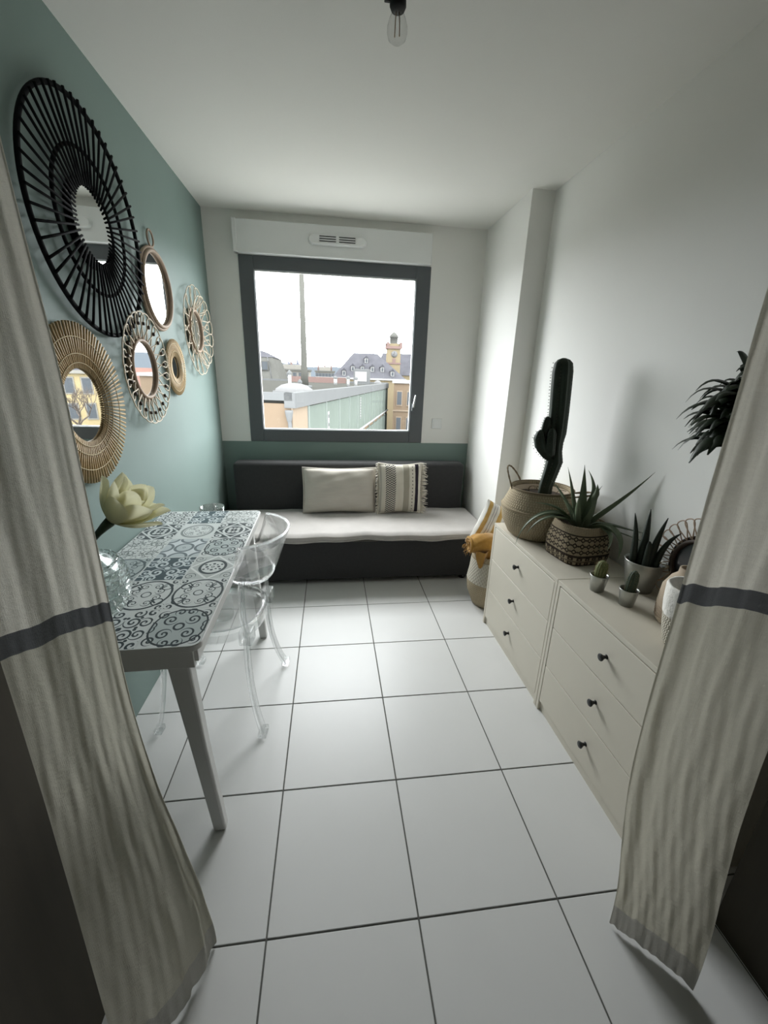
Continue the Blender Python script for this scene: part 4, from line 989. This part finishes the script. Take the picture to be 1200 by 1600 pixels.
for (x, y, h, r) in ((-2.6, 7.5, .95, .10), (-2.2, 8.2, .45, .10), (-1.5, 20, .75, .13), (-.9, 20.5, .7, .13), (-4, 26, .7, .18)):
    v_ = MB().lathe([(0, 0), (r, 0), (r, h), (0, h)], 12, (x, y, RZ-.2)).build('roof_vent', 'white_metal', nb); MB().lathe([(r*1.4, h), (r*1.4, h+.12), (0, h+.25)], 12, (x, y, RZ-.2)).build('cowl', 'fascia_metal', v_)
hv = MB().box(1.0-4.4, 2.8-4.4, 33, 34.5, RZ-.2, RZ+1.6).build('cooling_unit', 'fascia_metal', nb, .05); MB().box(-3.2, -1.8, 32.96, 33, RZ+.2, RZ+1.3).build('grille', 'white_metal', hv)
MB().box(-12, -5, 36, 36.5, RZ-.2, RZ+.55).build('roof_parapet', 'tower_red', nb); MB().lathe([(.5, 0), (.45, .2), (.2, .38), (0, .42)], 16, (-.9, 36.5, RZ-.05)).build('skylight_dome', 'dome_acrylic', nb)
ms = thing('tall_mast', 'tall grey mast rising beyond the flat roof', 'mast', (-1.80, 30.6, -9+RZ-.2))
MB().lathe([(0, 0), (.30, 0), (.22, 1.2), (.20, 3), (.135, 11), (0, 11)], 14).build('pole', 'concrete_mast', ms); MB().lathe([(0, 0), (.5, 0), (.5, .25), (0, .25)], 14).build('base', 'fascia_metal', ms)

def facade_windows(parent, x0, x1, nx, z0, z1, nz, y, w_, h_, frame='cream_render', pane='far_window'):
    fm_ = MB().box(-w_/2, w_/2, -.08, 0, 0, h_).mesh('window', frame); pm = MB().box(-w_*.38, w_*.38, -.10, -.08, h_*.08, h_*.92).mesh('pane', pane)
    for i in range(nx):
        for j in range(nz):
            o = link('window', fm_, parent); o.location = (x0+(x1-x0)*(i+.5)/nx, y, z0+(z1-z0)*(j+.18)/nz); link('pane', pm, o)
ob = thing('orange_street_building', 'orange plastered block with windows past the green facade', 'building', (10.6, 52.5, -9)); ob.rotation_euler = (0, 0, ang)
MB().box(-2.7, 9, 0, 14, 0, 9.75).build('walls', 'plaster_orange', ob); MB().box(-2.9, 9.2, -.25, 14.2, 9.75, 10.1).build('cornice', 'white_metal', ob)
facade_windows(ob, -2.6, 2.6, 4, 0, 9.6, 3, 0, .75, 1.9, 'plaster_orange_pale')
for zz in (3.1, 6.3): MB().box(-2.75, 9.05, -.12, 0, zz, zz+.2).build('string_course', 'plaster_orange_pale', ob)

mn = thing('mansard_building', 'grey mansard-roofed building at the left window edge', 'building', (-15.2, 70, -9))
MB().box(-7, 6.9, 0, 14, 0, 9.4).build('walls', 'cream_render', mn)
def hip(w0, d0, w1, d1, z0, z1, cx=0, cy=0): return MB().quads([(cx-w0, cy-d0, z0), (cx+w0, cy-d0, z0), (cx+w0, cy+d0, z0), (cx-w0, cy+d0, z0), (cx-w1, cy-d1, z1), (cx+w1, cy-d1, z1), (cx+w1, cy+d1, z1), (cx-w1, cy+d1, z1)],
    [(3, 2, 1, 0), (4, 5, 6, 7), (0, 1, 5, 4), (1, 2, 6, 5), (2, 3, 7, 6), (3, 0, 4, 7)])
hip(7.2, 7.2, 6.1, 6.1, 9.4, 12.9, 0, 7).build('lower_roof', 'zinc_roof', mn); hip(6.2, 6.2, 4.0, 4.0, 12.9, 14.0, 0, 7).build('upper_roof', 'slate', mn)
for k in range(9): MB().box(-6.2+k*1.5, -6.05+k*1.5, -.18, .0, 9.4, 9.6).tube([(-6.4+k*1.55, -.2, 9.4), (-5.5+k*1.35, .85, 12.9)], .07, 5).build('roof_seam', 'fascia_metal', mn)
d_ = MB().box(4.4, 5.5, .1, 2, 10.9, 12.3).build('dormer', 'zinc_roof', mn); MB().box(4.55, 5.35, .05, .1, 11.0, 12.2).build('pane', 'far_window', d_)

for k, (x, y, w_, h, lab) in enumerate(((-10.5, 120, 9.5, 12.6, 'long cream apartment block left of the mast, far away'), (-1.8, 150, 6.5, 12.8, 'low cream apartment block right of the mast, far away'), (-26, 135, 6, 12.6, 'cream apartment block far off, behind the mansard roof'))):
    ap_ = thing('apartment_block', lab, 'building', (x, y, -9), group='distant cream apartment blocks')
    MB().box(-w_/2, w_/2, 0, 10, 0, h-1.2).build('walls', 'cream_render', ap_); MB().box(-w_/2-.3, w_/2+.3, -.5, 10, h-1.2, h-.8).build('roof', 'zinc_roof', ap_); MB().box(-w_*.3, w_*.3, 1, 6, h-.8, h+.4).build('penthouse', 'cream_render', ap_)
    for z in (h-2.9, h-5.4): MB().box(-w_/2, w_/2, -1, 0, z-.7, z-.6).box(-w_/2, w_/2, -1, -.94, z-.6, z+.1).build('balcony', 'white_metal', ap_)
    facade_windows(ap_, -w_/2, w_/2, 6, h-6.3, h-1.2, 2, 0, 1.1, 1.7, 'fascia_metal')
    for i in range(3): MB().box(-w_*.4+i*w_*.35, -w_*.4+i*w_*.35+.5, 3, 3.6, h-.8, h+1.0).build('chimney', 'tower_red', ap_)

sl = thing('slate_roof_building', 'long building under a steep dark slate roof with dormers', 'building', (6.6, 82, -9))
MB().box(-6, 6.5, -7, 9, 0, 10.0).build('walls', 'tower_yellow', sl); MB().box(-6.3, 6.8, -7.3, 9.3, 9.9, 10.2).build('eaves', 'white_metal', sl)
MB().quads([(-6.2, -7.2, 10.1), (6.8, -7.2, 10.1), (6.8, 9.2, 10.1), (-6.2, 9.2, 10.1), (-2.2, 0, 14.6), (2.3, 0, 14.6)], [(3, 2, 1, 0), (0, 1, 5, 4), (1, 2, 5), (2, 3, 4, 5), (3, 0, 4)]).build('roof', 'slate', sl)
for k, (dx, dz) in enumerate(((-2.6, 11.4), (-.9, 11.4), (.9, 11.4), (2.7, 11.4), (0, 12.9), (4.4, 10.7), (-4.2, 10.6))):
    yy = -7.2+(dz-10.1)/4.5*7.2
    d_ = MB().box(dx-.28, dx+.28, yy-.25, yy+.8, dz-.1, dz+.75).build('dormer', 'white_metal', sl); MB().box(dx-.17, dx+.17, yy-.28, yy-.25, dz, dz+.55).build('pane', 'far_window', d_)
    MB().quads([(dx-.4, yy-.4, dz+.75), (dx+.4, yy-.4, dz+.75), (dx, yy-.4, dz+1.2), (dx-.4, yy+1.3, dz+.75), (dx+.4, yy+1.3, dz+.75), (dx, yy+1.3, dz+1.2)], [(0, 1, 2), (3, 5, 4), (0, 2, 5, 3), (1, 4, 5, 2), (0, 3, 4, 1)]).build('dormer_roof', 'slate', d_)
MB().tube([(1.5, 0, 14.4), (1.5, 0, 19.0)], .07, 6).build('antenna', 'concrete_mast', sl)
s2 = thing('gabled_slate_building', 'slate-roofed wing behind the clock tower', 'building', (15.2, 97, -9))
MB().box(-5, 5.4, -5, 5, 0, 11.0).build('walls', 'tower_yellow', s2)
MB().quads([(-5.2, -5.2, 10.9), (5.8, -5.2, 10.9), (5.8, 5.2, 10.9), (-5.2, 5.2, 10.9), (-3.4, 0, 15.6), (3.2, 0, 15.6)], [(3, 2, 1, 0), (0, 1, 5, 4), (1, 2, 5), (2, 3, 4, 5), (3, 0, 4)]).build('roof', 'slate', s2)
tw_ = thing('clock_tower', 'yellow clock tower with red cornice and small cupola', 'tower', (12.85, 88, -9))
MB().box(-1.28, 1.28, -1.28, 1.28, 0, 16.0).build('shaft', 'tower_yellow', tw_)
MB().box(-1.55, 1.55, -1.55, 1.55, 15.9, 16.4).build('cornice', 'tower_red', tw_); MB().box(-1.4, 1.4, -1.4, 1.4, 13.0, 13.3).build('cornice', 'tower_red', tw_)
for sx_ in (-1, 1):
    for sy_ in (-1, 1): MB().box(sx_*1.3-.25, sx_*1.3+.25, sy_*1.3-.25, sy_*1.3+.25, 16.4, 17.1).build('pinnacle', 'tower_red', tw_)
MB().box(-1.1, 1.1, -1.1, 1.1, 16.4, 16.9).build('parapet', 'tower_yellow', tw_)
MB().lathe([(.8, 16.9), (.8, 18.0), (.95, 18.05), (.85, 18.5), (.45, 18.9), (.15, 19.1), (.12, 19.6), (0, 20.0)], 16).build('cupola', 'zinc_roof', tw_); MB().tube([(0, 0, 19.5), (0, 0, 21)], .05, 6).build('finial', 'concrete_mast', tw_)
ck = MB().lathe([(0, 0), (.62, 0), (.62, .1), (0, .1)], 24).build('clock_face', 'dome_acrylic', tw_); ck.matrix_local = Matrix.Translation((0, -1.28, 14.9)) @ Matrix.Rotation(pi/2, 4, 'X')
MB().box(-.04, .04, -1.42, -1.39, 14.9, 15.35).box(-.28, .0, -1.42, -1.39, 14.87, 14.94).build('clock_hands', 'far_window', tw_); MB().box(-.32, .32, -1.34, -1.28, 13.3, 14.1).build('louvre_window', 'tower_red', tw_)
hl = MB()
def ridge(a, b):
    x = -700+1500*a; h = 38+10*sin(a*9+1)+5*sin(a*23)+2.5*sin(a*57)
    return (x, 900+420*b, -9+(h+9)*sin(pi*.5*b)**.8)
hl.surf(ridge, 120, 10); struct(hl.build('hills', 'far_hill'), 'pale wooded hills on the horizon', 'hills')
ct = thing('distant_cathedral', 'small grey cathedral silhouette left of the mast on the skyline', 'church', (-49.5, 600, -9))
MB().box(-7, 9, -5, 5, 0, 21.5).build('nave', 'far_church', ct); hip(8, 5.2, 7.5, .2, 21.5, 25, 1, 0).build('roof', 'far_church', ct)
for x in (-6, -3): MB().box(x-1.1, x+1.1, -6, -3.8, 0, 27).build('tower', 'far_church', ct)
MB().quads([(4, -1.5, 24), (7, -1.5, 24), (7, 1.5, 24), (4, 1.5, 24), (5.5, 0, 37)], [(0, 1, 4), (1, 2, 4), (2, 3, 4), (3, 0, 4), (3, 2, 1, 0)]).build('spire', 'far_church', ct)
# across the street, out of direct view but mirrored in the bamboo mirror
yb = thing('yellow_stone_building', 'yellow stone house with dormers, seen only in the bamboo mirror', 'building', (33.5, 56, -9)); yb.rotation_euler = (0, 0, -.35)
MB().box(-6, 7, 0, 10, 0, 10.0).build('walls', 'yellow_stone', yb); MB().box(-6.3, 7.3, -.4, 10.3, 9.7, 10.1).build('cornice', 'cream_render', yb)
hip(6.8, 5.4, 5.6, 4.0, 10.1, 12.2, .5, 5).build('roof', 'slate', yb); facade_windows(yb, -6, 7, 7, .4, 9.8, 3, 0, 1.2, 2.1)
for k in range(6):
    d_ = MB().box(-5+k*2.1, -4.1+k*2.1, -.2, 1.2, 10.3, 11.6).build('dormer', 'cream_render', yb); MB().box(-4.85+k*2.1, -4.25+k*2.1, -.24, -.2, 10.45, 11.4).build('pane', 'far_window', d_)
tr = thing('bare_tree', 'leafless street tree, seen only in the bamboo mirror', 'tree', (22.5, 43.0, -9))
br = MB(); tk = MB().tube([(0, 0, 0), (.1, 0, 3.5), (0, .1, 5.2)], [.22, .17, .13], 8)
def grow(p, d, L, r, lv):
    q = p+d*L; m = p+d*L*.5+Vector((rnd.uniform(-.1, .1), rnd.uniform(-.1, .1), .05))*L; br.tube([p, m, q], [r, r*.85, r*.65], 5, caps=False)
    if lv:
        for _ in range(3): grow(q, (d+Vector((rnd.uniform(-.75, .75), rnd.uniform(-.75, .75), rnd.uniform(-.1, .5)))).normalized(), L*rnd.uniform(.62, .8), r*.6, lv-1)
for k in range(5): grow(Vector((0, .1, 4.6+.15*k)), Vector((cos(k*1.3), sin(k*1.3), 1.1)).normalized(), 1.5, .09, 4)
tk.build('trunk', 'bark', tr); br.build('branches', 'bark', tr)
for k, (x, y, w_) in enumerate(((33, 88, 9), (41, 96, 8), (30, 110, 10), (48, 104, 9), (44, 120, 11))):
    hs = thing('red_roof_house', ('nearest of the far red-roofed houses', 'narrow far house with a red tiled roof', 'red-roofed house leftmost in the distance', 'red-roofed house rightmost in the distance', 'widest of the far red-roofed houses')[k], 'house', (x, y, -9), group='red-roofed houses down the street')
    h = 7.0+1.2*(k % 3); MB().box(-w_/2, w_/2, 0, 8, 0, h).build('walls', 'cream_render', hs)
    MB().quads([(-w_/2-.3, -.3, h), (w_/2+.3, -.3, h), (w_/2+.3, 8.3, h), (-w_/2-.3, 8.3, h), (-w_/2-.3, 4, h+2.6), (w_/2+.3, 4, h+2.6)], [(3, 2, 1, 0), (0, 1, 5, 4), (2, 3, 4, 5), (1, 2, 5), (3, 0, 4)]).build('roof', 'roof_tile_red', hs)
    facade_windows(hs, -w_/2, w_/2, 4, h-5.5, h, 2, 0, 1.0, 1.5)
